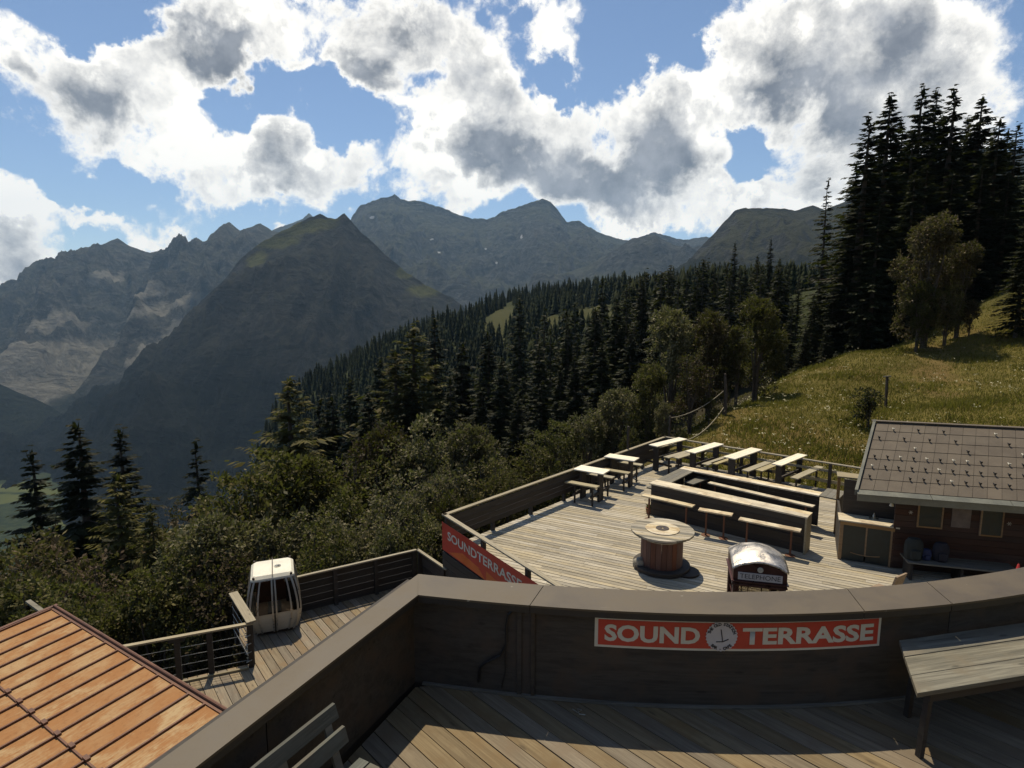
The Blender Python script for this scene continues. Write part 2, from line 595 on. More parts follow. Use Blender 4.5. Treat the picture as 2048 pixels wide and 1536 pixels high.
M['red'] = plain('red_cloth', (0.45, 0.03, 0.03), 0.8)
M['navy'] = plain('dark_cloth', (0.018, 0.018, 0.028), 0.9)
M['greycloth'] = plain('grey_green_cloth', (0.024, 0.028, 0.026), 0.9)
M['skin'] = plain('skin', (0.13, 0.08, 0.055), 0.6, 0.0, 0.05)
M['pot'] = plain('terracotta', (0.25, 0.10, 0.05), 0.8)
M['spruce'] = leaf_mat('spruce_needles', (0.010, 0.013, 0.006), (0.028, 0.029, 0.012), 0.14, 0.6, vscale=0.35)
M['sprucefar'] = leaf_mat('far_spruce_needles', (0.009, 0.013, 0.007), (0.022, 0.026, 0.012), 0.0, 0.9, vscale=0.02, obvar=0.25)
M['larch'] = leaf_mat('light_conifer_needles', (0.042, 0.040, 0.013), (0.100, 0.084, 0.026), 0.3, 0.6, vscale=0.4)
M['leaf'] = leaf_mat('broad_leaves', (0.028, 0.030, 0.011), (0.130, 0.112, 0.046), 0.30, 0.5, vscale=0.8)
M['grass'] = leaf_mat('meadow_grass', (0.110, 0.093, 0.020), (0.180, 0.148, 0.040), 0.35, 0.7, vscale=0.15, obvar=0)
M['flower'] = leaf_mat('meadow_flowers', (0.34, 0.31, 0.19), (0.50, 0.46, 0.32), 0.2, 0.7, vscale=0.2, obvar=0)


def roof_orange():
    m, t, b, out = new_mat('copper_orange_roof_sheet')
    c = coords(t)
    rnd = orand(t)
    c2 = t.vmath('ADD', c, t.vmath('SCALE', (1, 1, 1)))
    sh = t.n('ShaderNodeCombineXYZ')
    t.L.new(t.math('MULTIPLY', rnd, 31.0), sh.inputs[0])
    c = t.vmath('ADD', c, sh.outputs[0])
    n1 = t.noise(c, 1.6, 6, 0.65, 0.5)
    n2 = t.noise(t.mapping(c, scale=(5, 30, 5)), 1.0, 5, 0.7, 0.5)
    n3 = t.noise(c, 14, 4, 0.7)
    f = t.ramp(t.math('ADD', t.math('MULTIPLY', n1, 0.6), t.math('MULTIPLY', n2, 0.4)), 0.42, 0.60)
    f = t.math('MULTIPLY', f, t.ramp(t.math('FRACT', t.math('MULTIPLY', rnd, 3.7)), 0.1, 0.8, 0.25, 1.0))
    col = t.mix(f, (0.30, 0.146, 0.058), (0.41, 0.30, 0.165))
    col = t.mix(t.math('MULTIPLY', t.ramp(n3, 0.5, 0.7), 0.4), col, (0.17, 0.075, 0.03))
    t.L.new(col, b.inputs['Base Color'])
    b.inputs['Roughness'].default_value = 0.85
    b.inputs['Specular IOR Level'].default_value = 0.15
    t.L.new(t.bump(t.math('ADD', n1, n3), 0.2, 0.01), b.inputs['Normal'])
    return m


M['oroof'] = roof_orange()
M['oseam'] = plain('roof_seam', (0.13, 0.06, 0.035), 0.6, 0.2)


def tile_mat():
    m, t, b, out = new_mat('grey_brown_roof_tile')
    c = pos(t)
    n1 = t.noise(c, 2.5, 6, 0.65)
    n2 = t.noise(c, 30, 4, 0.7)
    col = t.mix(t.ramp(n1, 0.35, 0.65), (0.092, 0.070, 0.048), (0.115, 0.090, 0.062))
    col = t.mix(t.math('MULTIPLY', t.ramp(n2, 0.55, 0.7), 0.35), col, (0.12, 0.11, 0.08))
    hsv = t.n('ShaderNodeHueSaturation')
    t.set(hsv, 'Color', col)
    t.set(hsv, 'Value', t.ramp(orand(t), 0, 1, 0.9, 1.1, smooth=False))
    t.L.new(hsv.outputs[0], b.inputs['Base Color'])
    b.inputs['Roughness'].default_value = 0.7
    t.L.new(t.bump(n2, 0.2, 0.004), b.inputs['Normal'])
    return m


M['tile'] = tile_mat()


def glass_mat():
    m, t, b, out = new_mat('tinted_glass')
    b.inputs['Base Color'].default_value = (0.42, 0.40, 0.36, 1)
    b.inputs['Roughness'].default_value = 0.03
    b.inputs['Transmission Weight'].default_value = 1.0
    b.inputs['IOR'].default_value = 1.15
    return m


M['glass'] = glass_mat()


def patch_mask(t, p, lst, warp_, edge=0.35):
    """irregular patches of ground that lie round the given places"""
    wn_ = t.noise(p, warp_[0], 6, 0.65, 0.0, 'Color')
    q = t.vmath('ADD', p, t.vmath('MULTIPLY', t.vmath('SUBTRACT', wn_, (0.5, 0.5, 0.5)), (warp_[1],) * 3))
    acc = None
    for (c, r) in lst:
        v = t.vmath('MULTIPLY_ADD', q, tuple(1 / a for a in r), tuple(-c[i] / r[i] for i in range(3)))
        f = t.ramp(t.vmath('LENGTH', v), 1.0 + edge, 1.0 - edge)
        acc = f if acc is None else t.math('MAXIMUM', acc, f)
    return acc


def mountain_mat(name, rock1, rock2, grassc, scree, fz0, fz1, fcol, gamt=1.0, scz=(0.0, 1.0), grz=(-400, 300), patches=(), pcol=None, pwarp=(0.004, 200)):
    """rock with grass on the gentler ground, scree fans low down, forest below the tree line"""
    m, t, b, out = new_mat(name)
    p = pos(t)
    geo = t.n('ShaderNodeNewGeometry')
    sn = t.n('ShaderNodeSeparateXYZ')
    t.L.new(geo.outputs['Normal'], sn.inputs[0])
    sp = t.n('ShaderNodeSeparateXYZ')
    t.L.new(p, sp.inputs[0])
    n1 = t.noise(t.mapping(p, scale=(1, 1, 2.5)), 0.004, 9, 0.68, 0.6)
    n2 = t.noise(p, 0.022, 8, 0.78, 0.4)
    n3 = t.noise(p, 0.0016, 4, 0.6)
    rock = t.mix(t.ramp(n1, 0.42, 0.58), rock1, rock2)
    rock = t.mix(t.math('MULTIPLY', t.ramp(n2, 0.48, 0.60), 0.6), rock, tuple(x * 2.1 for x in rock2))
    rock = t.mix(t.math('MULTIPLY', t.ramp(n2, 0.46, 0.36), 0.6), rock, tuple(x * 0.45 for x in rock1))
    slope = t.math('ADD', sn.outputs[2], t.math('MULTIPLY', t.math('SUBTRACT', n2, 0.5), 0.5))
    gm = t.ramp(slope, 0.62, 0.86)
    gm = t.math('MULTIPLY', gm, t.ramp(t.math('ADD', n3, t.math('MULTIPLY', n1, 0.5)), 0.62, 0.85))
    gm = t.math('MULTIPLY', gm, gamt)
    col = t.mix(gm, rock, grassc)
    if scree:
        st = t.noise(t.mapping(p, scale=(1, 0.35, 0.35)), 0.006, 6, 0.6, 0.8)
        sm = t.ramp(st, scz[0], scz[1])
        sm = t.math('MULTIPLY', sm, t.ramp(sp.outputs[2], grz[1], grz[0]))
        col = t.mix(sm, col, scree)
    zz = t.math('ADD', sp.outputs[2], t.math('MULTIPLY', t.math('SUBTRACT', n1, 0.5), 420))
    pm = patch_mask(t, p, patches, pwarp) if patches else None
    fm = t.ramp(zz, fz1, fz0)
    ftex = t.mix(t.ramp(t.noise(p, 0.05, 5, 0.8), 0.35, 0.65), tuple(x * 0.55 for x in fcol), tuple(x * 1.5 for x in fcol))
    col = t.mix(fm, col, ftex)
    if pm is not None:
        pm = t.math('MULTIPLY', pm, t.ramp(n2, 0.25, 0.55, 0.55, 1.0))
        col = t.mix(pm, col, t.mix(n2, tuple(x * 0.75 for x in pcol), tuple(x * 1.25 for x in pcol)))
    t.L.new(col, b.inputs['Base Color'])
    b.inputs['Roughness'].default_value = 0.95
    b.inputs['Specular IOR Level'].default_value = 0.1
    hgt = t.math('ADD', t.math('MULTIPLY', n1, 1.0), t.math('MULTIPLY', n2, 0.35))
    t.L.new(t.bump(hgt, 1.0, 130.0), b.inputs['Normal'])
    return m


def ground_mat():
    m, t, b, out = new_mat('ground')
    p = pos(t)
    sp = t.n('ShaderNodeSeparateXYZ')
    t.L.new(p, sp.inputs[0])
    dist = t.vmath('LENGTH', t.mapping(p, scale=(1, 1, 0)))
    n1 = t.noise(p, 0.5, 7, 0.7)
    n2 = t.noise(p, 5.0, 5, 0.7)
    nb = t.noise(p, 0.12, 4, 0.6, 0.5)
    mead = t.mix(t.ramp(n1, 0.35, 0.65), (0.085, 0.071, 0.017), (0.150, 0.122, 0.034))
    mead = t.mix(t.math('MULTIPLY', t.ramp(nb, 0.52, 0.62), 0.45), mead, (0.15, 0.095, 0.038))
    mead = t.mix(t.math('MULTIPLY', t.ramp(n2, 0.5, 0.7), 0.5), mead, (0.04, 0.045, 0.012))
    mead = t.mix(t.math('MULTIPLY', patch_mask(t, p, PATH, (0.5, 2.6), 0.8), 0.35), mead, (0.16, 0.10, 0.045))
    # forest floor with lighter clearings on the wooded ridge
    cl = t.noise(t.mapping(p, scale=(1, 0.6, 0)), 0.0095, 4, 0.6, 0.8)
    floor = t.mix(t.ramp(n1, 0.3, 0.7), (0.020, 0.026, 0.010), (0.040, 0.046, 0.016))
    clear = t.mix(n1, (0.034, 0.037, 0.013), (0.060, 0.058, 0.020))
    mid = t.mix(patch_mask(t, p, CLEAR, (0.03, 18)), floor, clear)
    # valley: dark woods and green fields
    vn = t.noise(p, 0.0032, 5, 0.62, 1.2)
    wood_ = t.mix(t.ramp(t.noise(p, 0.05, 5, 0.8), 0.35, 0.65), (0.012, 0.02, 0.010), (0.035, 0.045, 0.02))
    field = t.mix(t.noise(p, 0.012, 4, 0.6), (0.045, 0.060, 0.018), (0.095, 0.098, 0.036))
    val = t.mix(t.math('MULTIPLY', t.ramp(vn, 0.60, 0.63), 0.6), wood_, field)
    val = t.mix(patch_mask(t, p, FIELDS, (0.012, 70), 0.15), val, field)
    col = t.mix(t.ramp(dist, 60, 74), mead, mid)
    col = t.mix(t.ramp(sp.outputs[2], -170, -240), col, val)
    # left of the terrace the near ground is bare forest floor
    left = t.math('MULTIPLY', t.ramp(sp.outputs[2], -0.6, -2.5), t.ramp(dist, 110, 70))
    col = t.mix(left, col, (0.035, 0.030, 0.018))
    t.L.new(col, b.inputs['Base Color'])
    b.inputs['Roughness'].default_value = 0.95
    b.inputs['Specular IOR Level'].default_value = 0.1
    t.L.new(t.bump(t.math('ADD', n1, n2), 0.8, 0.15), b.inputs['Normal'])
    return m



# ------------------------------------------------------------------ terrain
CP = []


def cp(x, y, z):
    CP.append((x, y, z))


def cg(px, py, y, dz=0.0):
    g = G(px, py, y)
    CP.append((g.x, g.y, g.z + dz))


for a in [(0, 0, 0.5), (-8, 2, -3), (10, 0, 0.5), (5, 8, -1.5), (-5, 10, -3.8), (0, 14, -3.2), (-5, 14, -4.6), (-12, 12, -6.0), (-20, 15, -9.5), (-35, 15, -17),
          (12, 10, -0.5), (11, 16, -0.35), (6, 20, -0.8), (2, 19, -2.4), (-1, 18, -4.0), (10, 22.5, -0.45), (8.5, 24.5, -0.5), (6.5, 26.5, -0.9), (13.5, 19.5, -0.3),
          (3, 26, -3.0), (-3, 25, -6.2), (-10, 24, -9.0), (-20, 26, -14), (0, 34, -7.5), (-10, 38, -14.5), (5, 34, -5.0),
          (16, 16, 0.0), (18, 10, 0.6), (0, 60, -15), (-30, 60, -30), (0, 120, -24), (-60, 120, -62),
          (-15, -30, 4), (15, -30, 5), (0, -200, 60), (-200, -100, -40), (200, -150, 110), (-400, 0, -220), (300, 0, 160),
          (0, 250, -26), (-100, 250, -105), (100, 250, -4), (0, 430, -14), (-200, 430, -190), (200, 430, 14), (250, 250, 50),
          (-60, 60, -50), (-100, 120, -105),
          (0, 1000, -120), (350, 1000, -40), (-400, 900, -370), (700, 1000, 60), (-300, 300, -250), (-500, 600, -400),
          (-1000, 600, -470), (-1500, 0, -350), (-1200, 1500, -500), (-700, 1500, -495), (-2200, 2500, -500), (-900, 2500, -480), (-1800, 1500, -430),
          (0, 2000, -250), (1200, 2000, 50), (0, 4000, -150), (3000, 2000, 300), (3000, -1000, 300), (-3000, 3500, -480), (-3500, 1500, -100),
          (0, 9000, 0), (-9000, 0, 0), (9000, 0, 300), (0, -9000, 200), (7000, 7000, 200), (-7000, 7000, -300), (-1500, -1500, -200),
          (1000, 300, 380), (800, -300, 330), (500, 600, 120)]:
    cp(*a)
# the flowery meadow to the right and its crest
cg(1450, 830, 33)
cg(1540, 775, 39)
cg(1600, 745, 43)
cg(1700, 712, 47)
cg(1850, 672, 52)
cg(1950, 610, 55)
cg(2048, 545, 58)
cg(2250, 430, 60)
cg(1770, 818, 33)
cg(1900, 760, 38)
cg(2048, 700, 42)
cg(2048, 790, 31)
cg(1600, 850, 29)
cg(1900, 830, 28)
cg(2250, 760, 30)
cg(2250, 650, 42)
for px, py, y in ((1450, 830, 33), (1600, 745, 43), (1850, 672, 52), (2048, 545, 58)):
    g = G(px, py, y)
    cp(g.x * 1.22 - 1.5, g.y * 1.22, g.z - 3.2)
cp(50, 120, 6)
cp(90, 110, 26)
cp(60, 80, 12)
cp(22, 70, -4.5)
cp(12, 45, -4.5)
cp(20, 60, -5)
# skyline of the wooded ridge (ground about a tree's height under the tips)
for px, py, y, th in ((560, 770, 480, 14), (700, 700, 560, 15), (850, 628, 620, 16), (1000, 578, 640, 18), (1100, 566, 640, 18), (1250, 552, 620, 18), (1400, 532, 600, 18), (1550, 525, 580, 18), (1750, 520, 560, 18), (2048, 500, 500, 18)):
    g = G(px, py, y)
    cp(g.x, g.y, g.z - th)


def warp(x, y):
    r = np.sqrt(x * x + y * y) + 1e-6
    s = np.log1p(r / 12.0) / r
    return np.stack([x * s, y * s], -1)


CPa = np.array(CP, dtype=float)
WP = warp(CPa[:, 0], CPa[:, 1])


def hz(z):
    return np.sign(z) * np.log1p(np.abs(z) / 20.0)


def hzi(q):
    return np.sign(q) * np.expm1(np.abs(q)) * 20.0


def _k(r):
    return np.sqrt(r * r + 0.0004)


D = np.linalg.norm(WP[:, None] - WP[None], axis=-1)
n_ = len(CPa)
A = np.zeros((n_ + 1, n_ + 1))
A[:n_, :n_] = _k(D)
A[:n_, n_] = A[n_, :n_] = 1
W = np.linalg.solve(A, np.append(hz(CPa[:, 2]), 0))


def vnoise(x, y, s, seed=0):
    """smooth value noise in numpy, -1..1"""
    x, y = x / s + seed * 17.3, y / s + seed * 9.1
    xi, yi = np.floor(x).astype(np.int64), np.floor(y).astype(np.int64)
    xf, yf = x - xi, y - yi
    u, v = xf * xf * (3 - 2 * xf), yf * yf * (3 - 2 * yf)

    def h(a, b):
        q = (a * 374761393 + b * 668265263 + seed * 1442695041) & 0x7fffffff
        q = ((q ^ (q >> 13)) * 1274126177) & 0x7fffffff
        return ((q ^ (q >> 16)) & 0xffff) / 32767.5 - 1
    return (h(xi, yi) * (1 - u) + h(xi + 1, yi) * u) * (1 - v) + (h(xi, yi + 1) * (1 - u) + h(xi + 1, yi + 1) * u) * v


def fbm(x, y, s, octv=5, seed=0, g=0.5, ridged=False):
    a, tot = 1.0, 0
    for i in range(octv):
        q = vnoise(x, y, s / 2 ** i, seed + i)
        tot = tot + a * ((1 - 2 * np.abs(q)) if ridged else q)
        a *= g
    return tot


def terr(x, y):
    x, y = np.atleast_1d(np.asarray(x, float)), np.atleast_1d(np.asarray(y, float))
    q = warp(x, y)
    out = np.empty(len(x))
    for i in range(0, len(x), 20000):
        d = _k(np.linalg.norm(q[i:i + 20000, None] - WP[None], axis=-1))
        out[i:i + 20000] = hzi(d @ W[:n_] + W[n_])
    r = np.hypot(x, y)
    amp = np.clip((r - 22) / 25, 0, 1) * np.clip(r / 300, 0.12, 1)
    out += fbm(x, y, 60, 4, 3) * 6 * amp * np.clip((r - 60) / 100, 0, 1) + fbm(x, y, 9, 3, 7) * 0.35 * np.clip((r - 24) / 10, 0, 1)
    out += fbm(x, y, 500, 4, 11) * 30 * np.clip((r - 800) / 800, 0, 1)
    return out


def tz(x, y):
    return float(terr([x], [y])[0])


def ray_ground(px, py, lo=40.0, hi=7000.0):
    d = ray(px, py)
    y = lo
    while y < hi:
        t = y / d.y
        if tz(d.x * t, y) > H + d.z * t:
            return (d.x * t, y, H + d.z * t)
        y *= 1.02
    return None


FIELDS = [(ray_ground(a, b_), (rx, ry, 400)) for a, b_, rx, ry in
          ((40, 975, 70, 60), (105, 985, 60, 45), (170, 960, 40, 60), (150, 945, 40, 50), (195, 995, 30, 60), (105, 915, 60, 90), (130, 880, 70, 120), (175, 850, 70, 160),
           (160, 815, 150, 200), (215, 1000, 40, 60), (20, 1005, 50, 30), (150, 1045, 60, 60), (110, 1075, 50, 40))]
CLEAR = [(ray_ground(a, b_), (rx, ry, 60)) for a, b_, rx, ry in ((1004, 650, 12, 110), (1205, 640, 12, 90), (1235, 660, 22, 60), (1380, 640, 9, 140), (1110, 660, 7, 60), (930, 650, 14, 40))]
PATH = [(ray_ground(a, b_, 20), (r1, r2, 8)) for a, b_, r1, r2 in ((1850, 700, 1.2, 2.5), (1862, 725, .8, 2.2), (1880, 755, .9, 2.2), (1885, 790, 1.0, 2.0), (1800, 690, 3, 1.2))]
PATH = [f for f in PATH if f[0]]
FIELDS = [f for f in FIELDS if f[0]]
CLEAR = [f for f in CLEAR if f[0]]
M['ground'] = ground_mat()


def build_ground():
    rr = np.exp(np.linspace(math.log(2.0), math.log(8800), 300))
    front = np.linspace(-58, 58, 300)
    back = np.linspace(58, 302, 80)[1:-1]
    aa = np.radians(np.concatenate([front, back]))
    na, nr = len(aa), len(rr)
    R, A_ = np.meshgrid(rr, aa, indexing='ij')
    X, Y = R * np.sin(A_), R * np.cos(A_)
    Z = terr(X.ravel(), Y.ravel())
    V = np.stack([X.ravel(), Y.ravel(), Z], -1)
    i, j = np.meshgrid(np.arange(nr - 1), np.arange(na), indexing='ij')
    j2 = (j + 1) % na
    Fq = np.stack([i * na + j, (i + 1) * na + j, (i + 1) * na + j2, i * na + j2], -1).reshape(-1, 4)
    me = np_mesh('ground', V, Fq)
    me.polygons.foreach_set('use_smooth', np.ones(len(me.polygons), dtype=bool))
    o = link('ground', me, M['ground'])
    tag(o, 'grassy mountain slope with meadow, forest floor and valley bottom', kind='structure')


build_ground()


def mountain(name, label, pts, ydist, foot, zfoot, mat, seed=0, rough=1.0, nu=420, nv=130, back=0.35, prof=1.0, spur=1.0, jag=8.0):
    """a massif whose crest runs through the given bearings; its near face falls towards the valley"""
    px = np.array([p[0] for p in pts], float)
    cz, cx, cy = [], [], []
    for i, p in enumerate(pts):
        yd = ydist if not callable(ydist) else ydist(p[0])
        g = G(p[0], p[1], yd)
        cx.append(g.x)
        cy.append(g.y)
        cz.append(g.z)
    uu = np.linspace(px[0], px[-1], nu)
    rx, ry, rz = np.interp(uu, px, cx), np.interp(uu, px, cy), np.interp(uu, px, cz)
    width = abs(rx[-1] - rx[0])
    rz = rz + fbm(rx, ry, 110, 5, seed + 40, 0.6) * jag
    vv = np.concatenate([np.linspace(-1, 0, 26)[:-1] * back, np.linspace(0, 1, nv) ** 1.15])
    U, Vv = np.meshgrid(np.arange(nu), vv, indexing='ij')
    RX, RY, RZ = rx[U], ry[U], rz[U]
    L = foot
    # unit vector towards the valley
    dx, dy = -RX / np.hypot(RX, RY) * 0.5, -RY / np.hypot(RX, RY)
    q = np.hypot(dx, dy)
    dx, dy = dx / q, dy / q
    X = RX + dx * Vv * L
    Y = RY + dy * Vv * L
    t = np.clip(np.abs(Vv), 0, 1)
    drop = (RZ - zfoot)
    Z = RZ - drop * np.where(Vv >= 0, t ** prof, np.minimum(1.2 * t / back * 0.8, 1) ** 0.9)
    env = np.clip(t * 4.5, 0, 1) * np.clip((1 - t) * 4, 0.15, 1)
    s = U / nu * width
    sp = fbm(s + fbm(X, Y, 500, 3, seed + 9) * 120, t * 600, 520, 3, seed + 1, 0.5, True) * 95 * spur
    gul = fbm(s + fbm(X, Y, 260, 3, seed + 5) * 60, t * L * 0.22, 150, 5, seed + 2, 0.55, True) * 44
    fine = fbm(X, Y, 60, 4, seed + 3, 0.6) * 12
    Z = Z + (sp + gul + fine) * env * rough
    V = np.stack([X.ravel(), Y.ravel(), Z.ravel()], -1)
    m_ = len(vv)
    i, j = np.meshgrid(np.arange(nu - 1), np.arange(m_ - 1), indexing='ij')
    Fq = np.stack([i * m_ + j, i * m_ + j + 1, (i + 1) * m_ + j + 1, (i + 1) * m_ + j], -1).reshape(-1, 4)
    me = np_mesh(name, V, Fq)
    me.polygons.foreach_set('use_smooth', np.ones(len(me.polygons), dtype=bool))
    # normals up
    me.update()
    o = link(name, me, None)
    me.materials.append(mat(o) if callable(mat) else mat)
    if sum(p.normal.z for p in me.polygons[:400]) < 0:
        me.flip_normals()
    tag(o, label, kind='structure')
    return o


def nearest(o, px, py):
    """the point of a terrain mesh that lies on the given bearing, front side first"""
    n = len(o.data.vertices)
    co = np.empty(n * 3, dtype=np.float32)
    o.data.vertices.foreach_get('co', co)
    co = co.reshape(-1, 3)
    r = ray(px, py)
    w = co - np.array([0, 0, H])
    dep = w[:, 1] * math.cos(TH) - w[:, 2] * math.sin(TH)
    u = w[:, 0] / dep
    v = (w[:, 1] * math.sin(TH) + w[:, 2] * math.cos(TH)) / dep
    e = (u - (px - 1024) / F) ** 2 + (v + (py - 768) / F) ** 2
    near = np.where(e < (9 / F) ** 2)[0]
    i = near[np.argmin(dep[near])] if len(near) else np.argmin(e)
    return tuple(float(q) for q in co[i])


def mat_A(o):
    L = [(120, 735, 260, 900, 120), (60, 780, 200, 900, 110), (170, 690, 70, 500, 80), (20, 700, 60, 700, 60), (105, 650, 45, 300, 90), (320, 615, 90, 400, 45), (280, 575, 60, 300, 50), (355, 650, 60, 400, 40),
         (400, 600, 90, 500, 60), (290, 700, 35, 300, 70), (205, 545, 30, 300, 70)]
    pt = [(nearest(o, a, b_), (rx, ry, rz)) for a, b_, rx, ry, rz in L]
    return mountain_mat('limestone_massif', (0.032, 0.034, 0.036), (0.068, 0.066, 0.060), (0.050, 0.055, 0.026), None, -500, -300, (0.018, 0.022, 0.014), 0.35, patches=pt, pcol=(0.25, 0.235, 0.20), pwarp=(0.005, 170))


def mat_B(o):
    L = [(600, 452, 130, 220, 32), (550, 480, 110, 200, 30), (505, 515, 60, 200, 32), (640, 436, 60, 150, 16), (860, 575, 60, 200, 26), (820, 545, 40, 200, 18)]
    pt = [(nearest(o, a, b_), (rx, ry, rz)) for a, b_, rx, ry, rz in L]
    return mountain_mat('dark_pyramid_rock', (0.017, 0.018, 0.019), (0.032, 0.031, 0.030), (0.045, 0.048, 0.018), None, -330, 40, (0.0055, 0.0075, 0.006), 0.25, patches=pt, pcol=(0.10, 0.10, 0.026), pwarp=(0.008, 90))  # near-black forest tone low down: a cloud shadow put into the colour


mA = mountain_mat('limestone_massif', (0.040, 0.040, 0.038), (0.080, 0.076, 0.066), (0.055, 0.060, 0.026), (0.22, 0.20, 0.165), -480, -230, (0.020, 0.025, 0.014), 0.4, (0.50, 0.60), (-60, 260))
mB = mountain_mat('dark_pyramid_rock', (0.020, 0.020, 0.021), (0.038, 0.036, 0.033), (0.070, 0.072, 0.020), None, -330, -80, (0.013, 0.016, 0.009), 0.55)
def mat_C(o):
    L = [(740, 429, 22, 60, 12), (1035, 470, 10, 60, 26), (868, 475, 14, 60, 8), (976, 490, 10, 60, 8), (885, 500, 8, 50, 10), (1000, 520, 9, 50, 10)]
    pt = [(nearest(o, a, b_), (rx, ry, rz)) for a, b_, rx, ry, rz in L]
    return mountain_mat('cirque_rock_with_snow', (0.034, 0.037, 0.040), (0.058, 0.060, 0.060), (0.080, 0.085, 0.030), None, -900, -700, (0.02, 0.02, 0.01), 0.35, patches=pt, pcol=(0.55, 0.55, 0.55), pwarp=(0.03, 26))


mC = mountain_mat('cirque_rock', (0.034, 0.037, 0.040), (0.058, 0.060, 0.060), (0.080, 0.085, 0.030), None, -900, -700, (0.02, 0.02, 0.01), 0.35)
mD = mountain_mat('wooded_knob', (0.026, 0.026, 0.025), (0.045, 0.043, 0.036), (0.065, 0.062, 0.022), None, 60, 190, (0.014, 0.017, 0.009), 0.7)

mountain('mountain', 'distant rocky massif with pale scree fans at the left edge',
         [(-500, 500), (-300, 560), (-120, 600), (-40, 640), (0, 640), (20, 612), (40, 585), (65, 560), (95, 530), (130, 520), (160, 500), (200, 488), (235, 478), (260, 492), (300, 505), (345, 500), (375, 497), (400, 487), (425, 474), (440, 455), (458, 444), (480, 462), (500, 455), (520, 447), (545, 462), (600, 470), (700, 480), (800, 500)],
         4600, 2300, -500, mat_A, 3, 1.2, prof=0.85, spur=1.3, jag=6)
mountain('mountain', 'faint far peak rising behind the dark pyramid shaped mountain',
         [(430, 490), (540, 462), (580, 447), (605, 438), (618, 426), (632, 440), (680, 470), (760, 520)],
         6800, 1500, -100, mC, 8, 0.7, nu=140, nv=50)
mountain('mountain', 'long blue grey cirque wall with a rounded summit and a sharp peak',
         [(640, 500), (690, 462), (706, 430), (720, 412), (745, 402), (775, 396), (789, 388), (800, 398), (830, 402), (865, 410), (900, 422), (940, 434), (975, 437), (1010, 422), (1050, 409), (1085, 397), (1100, 402), (1120, 425), (1133, 441), (1160, 444), (1200, 465), (1235, 478), (1260, 480), (1290, 470), (1312, 463), (1340, 472), (1375, 478), (1420, 474), (1480, 480), (1560, 500)],
         5600, 2300, -120, mat_C, 5, 0.9, prof=0.7, spur=1.2, jag=12)
mountain('mountain', 'low rocky spur in front of the right end of the cirque wall',
         [(1040, 590), (1100, 560), (1180, 530), (1225, 500), (1262, 478), (1310, 470), (1352, 490), (1420, 515), (1500, 540), (1600, 560)],
         3900, 900, -60, mC, 13, 0.7, nu=200, nv=60, prof=0.8)
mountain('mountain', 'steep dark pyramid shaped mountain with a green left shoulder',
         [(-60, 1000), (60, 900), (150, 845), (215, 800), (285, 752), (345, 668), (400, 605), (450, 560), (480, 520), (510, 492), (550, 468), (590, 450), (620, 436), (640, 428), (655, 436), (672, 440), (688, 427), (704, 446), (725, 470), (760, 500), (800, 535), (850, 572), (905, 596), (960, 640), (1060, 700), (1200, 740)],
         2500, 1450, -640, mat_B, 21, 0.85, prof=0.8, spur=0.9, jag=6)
mountain('mountain', 'dark rounded knob with wooded edge right of the cirque',
         [(1290, 580), (1370, 528), (1405, 490), (1430, 466), (1450, 440), (1470, 420), (1492, 414), (1540, 418), (1590, 420), (1625, 412), (1650, 418), (1690, 400), (1730, 370), (1780, 330), (1900, 300), (2050, 300), (2300, 320)],
         2300, 1100, -60, mD, 31, 0.5, prof=0.75, jag=5)
mountain('mountain', 'shaded wooded hillside low on the left edge above the valley',
         [(-700, 640), (-300, 690), (-60, 745), (0, 768), (50, 790), (100, 812), (140, 840), (190, 905)],
         2350, 600, -640, mD, 37, 0.5, nu=160, nv=60, jag=4)

# ------------------------------------------------------------------ vegetation
rng = np.random.default_rng(5)


def kites(Pb, Dv, Sv, L, Wd):
    """one kite shaped quad per twig or leaf: base, direction, side vector, length, width"""
    L, Wd = L[:, None], Wd[:, None]
    a = Pb
    b = Pb + Dv * L * 0.45 + Sv * Wd * 0.5
    c = Pb + Dv * L
    d = Pb + Dv * L * 0.45 - Sv * Wd * 0.5
    V = np.stack([a, b, c, d], 1).reshape(-1, 3)
    return V, np.arange(len(V)).reshape(-1, 4)


def unit(a):
    return a / np.maximum(np.linalg.norm(a, axis=-1, keepdims=True), 1e-9)


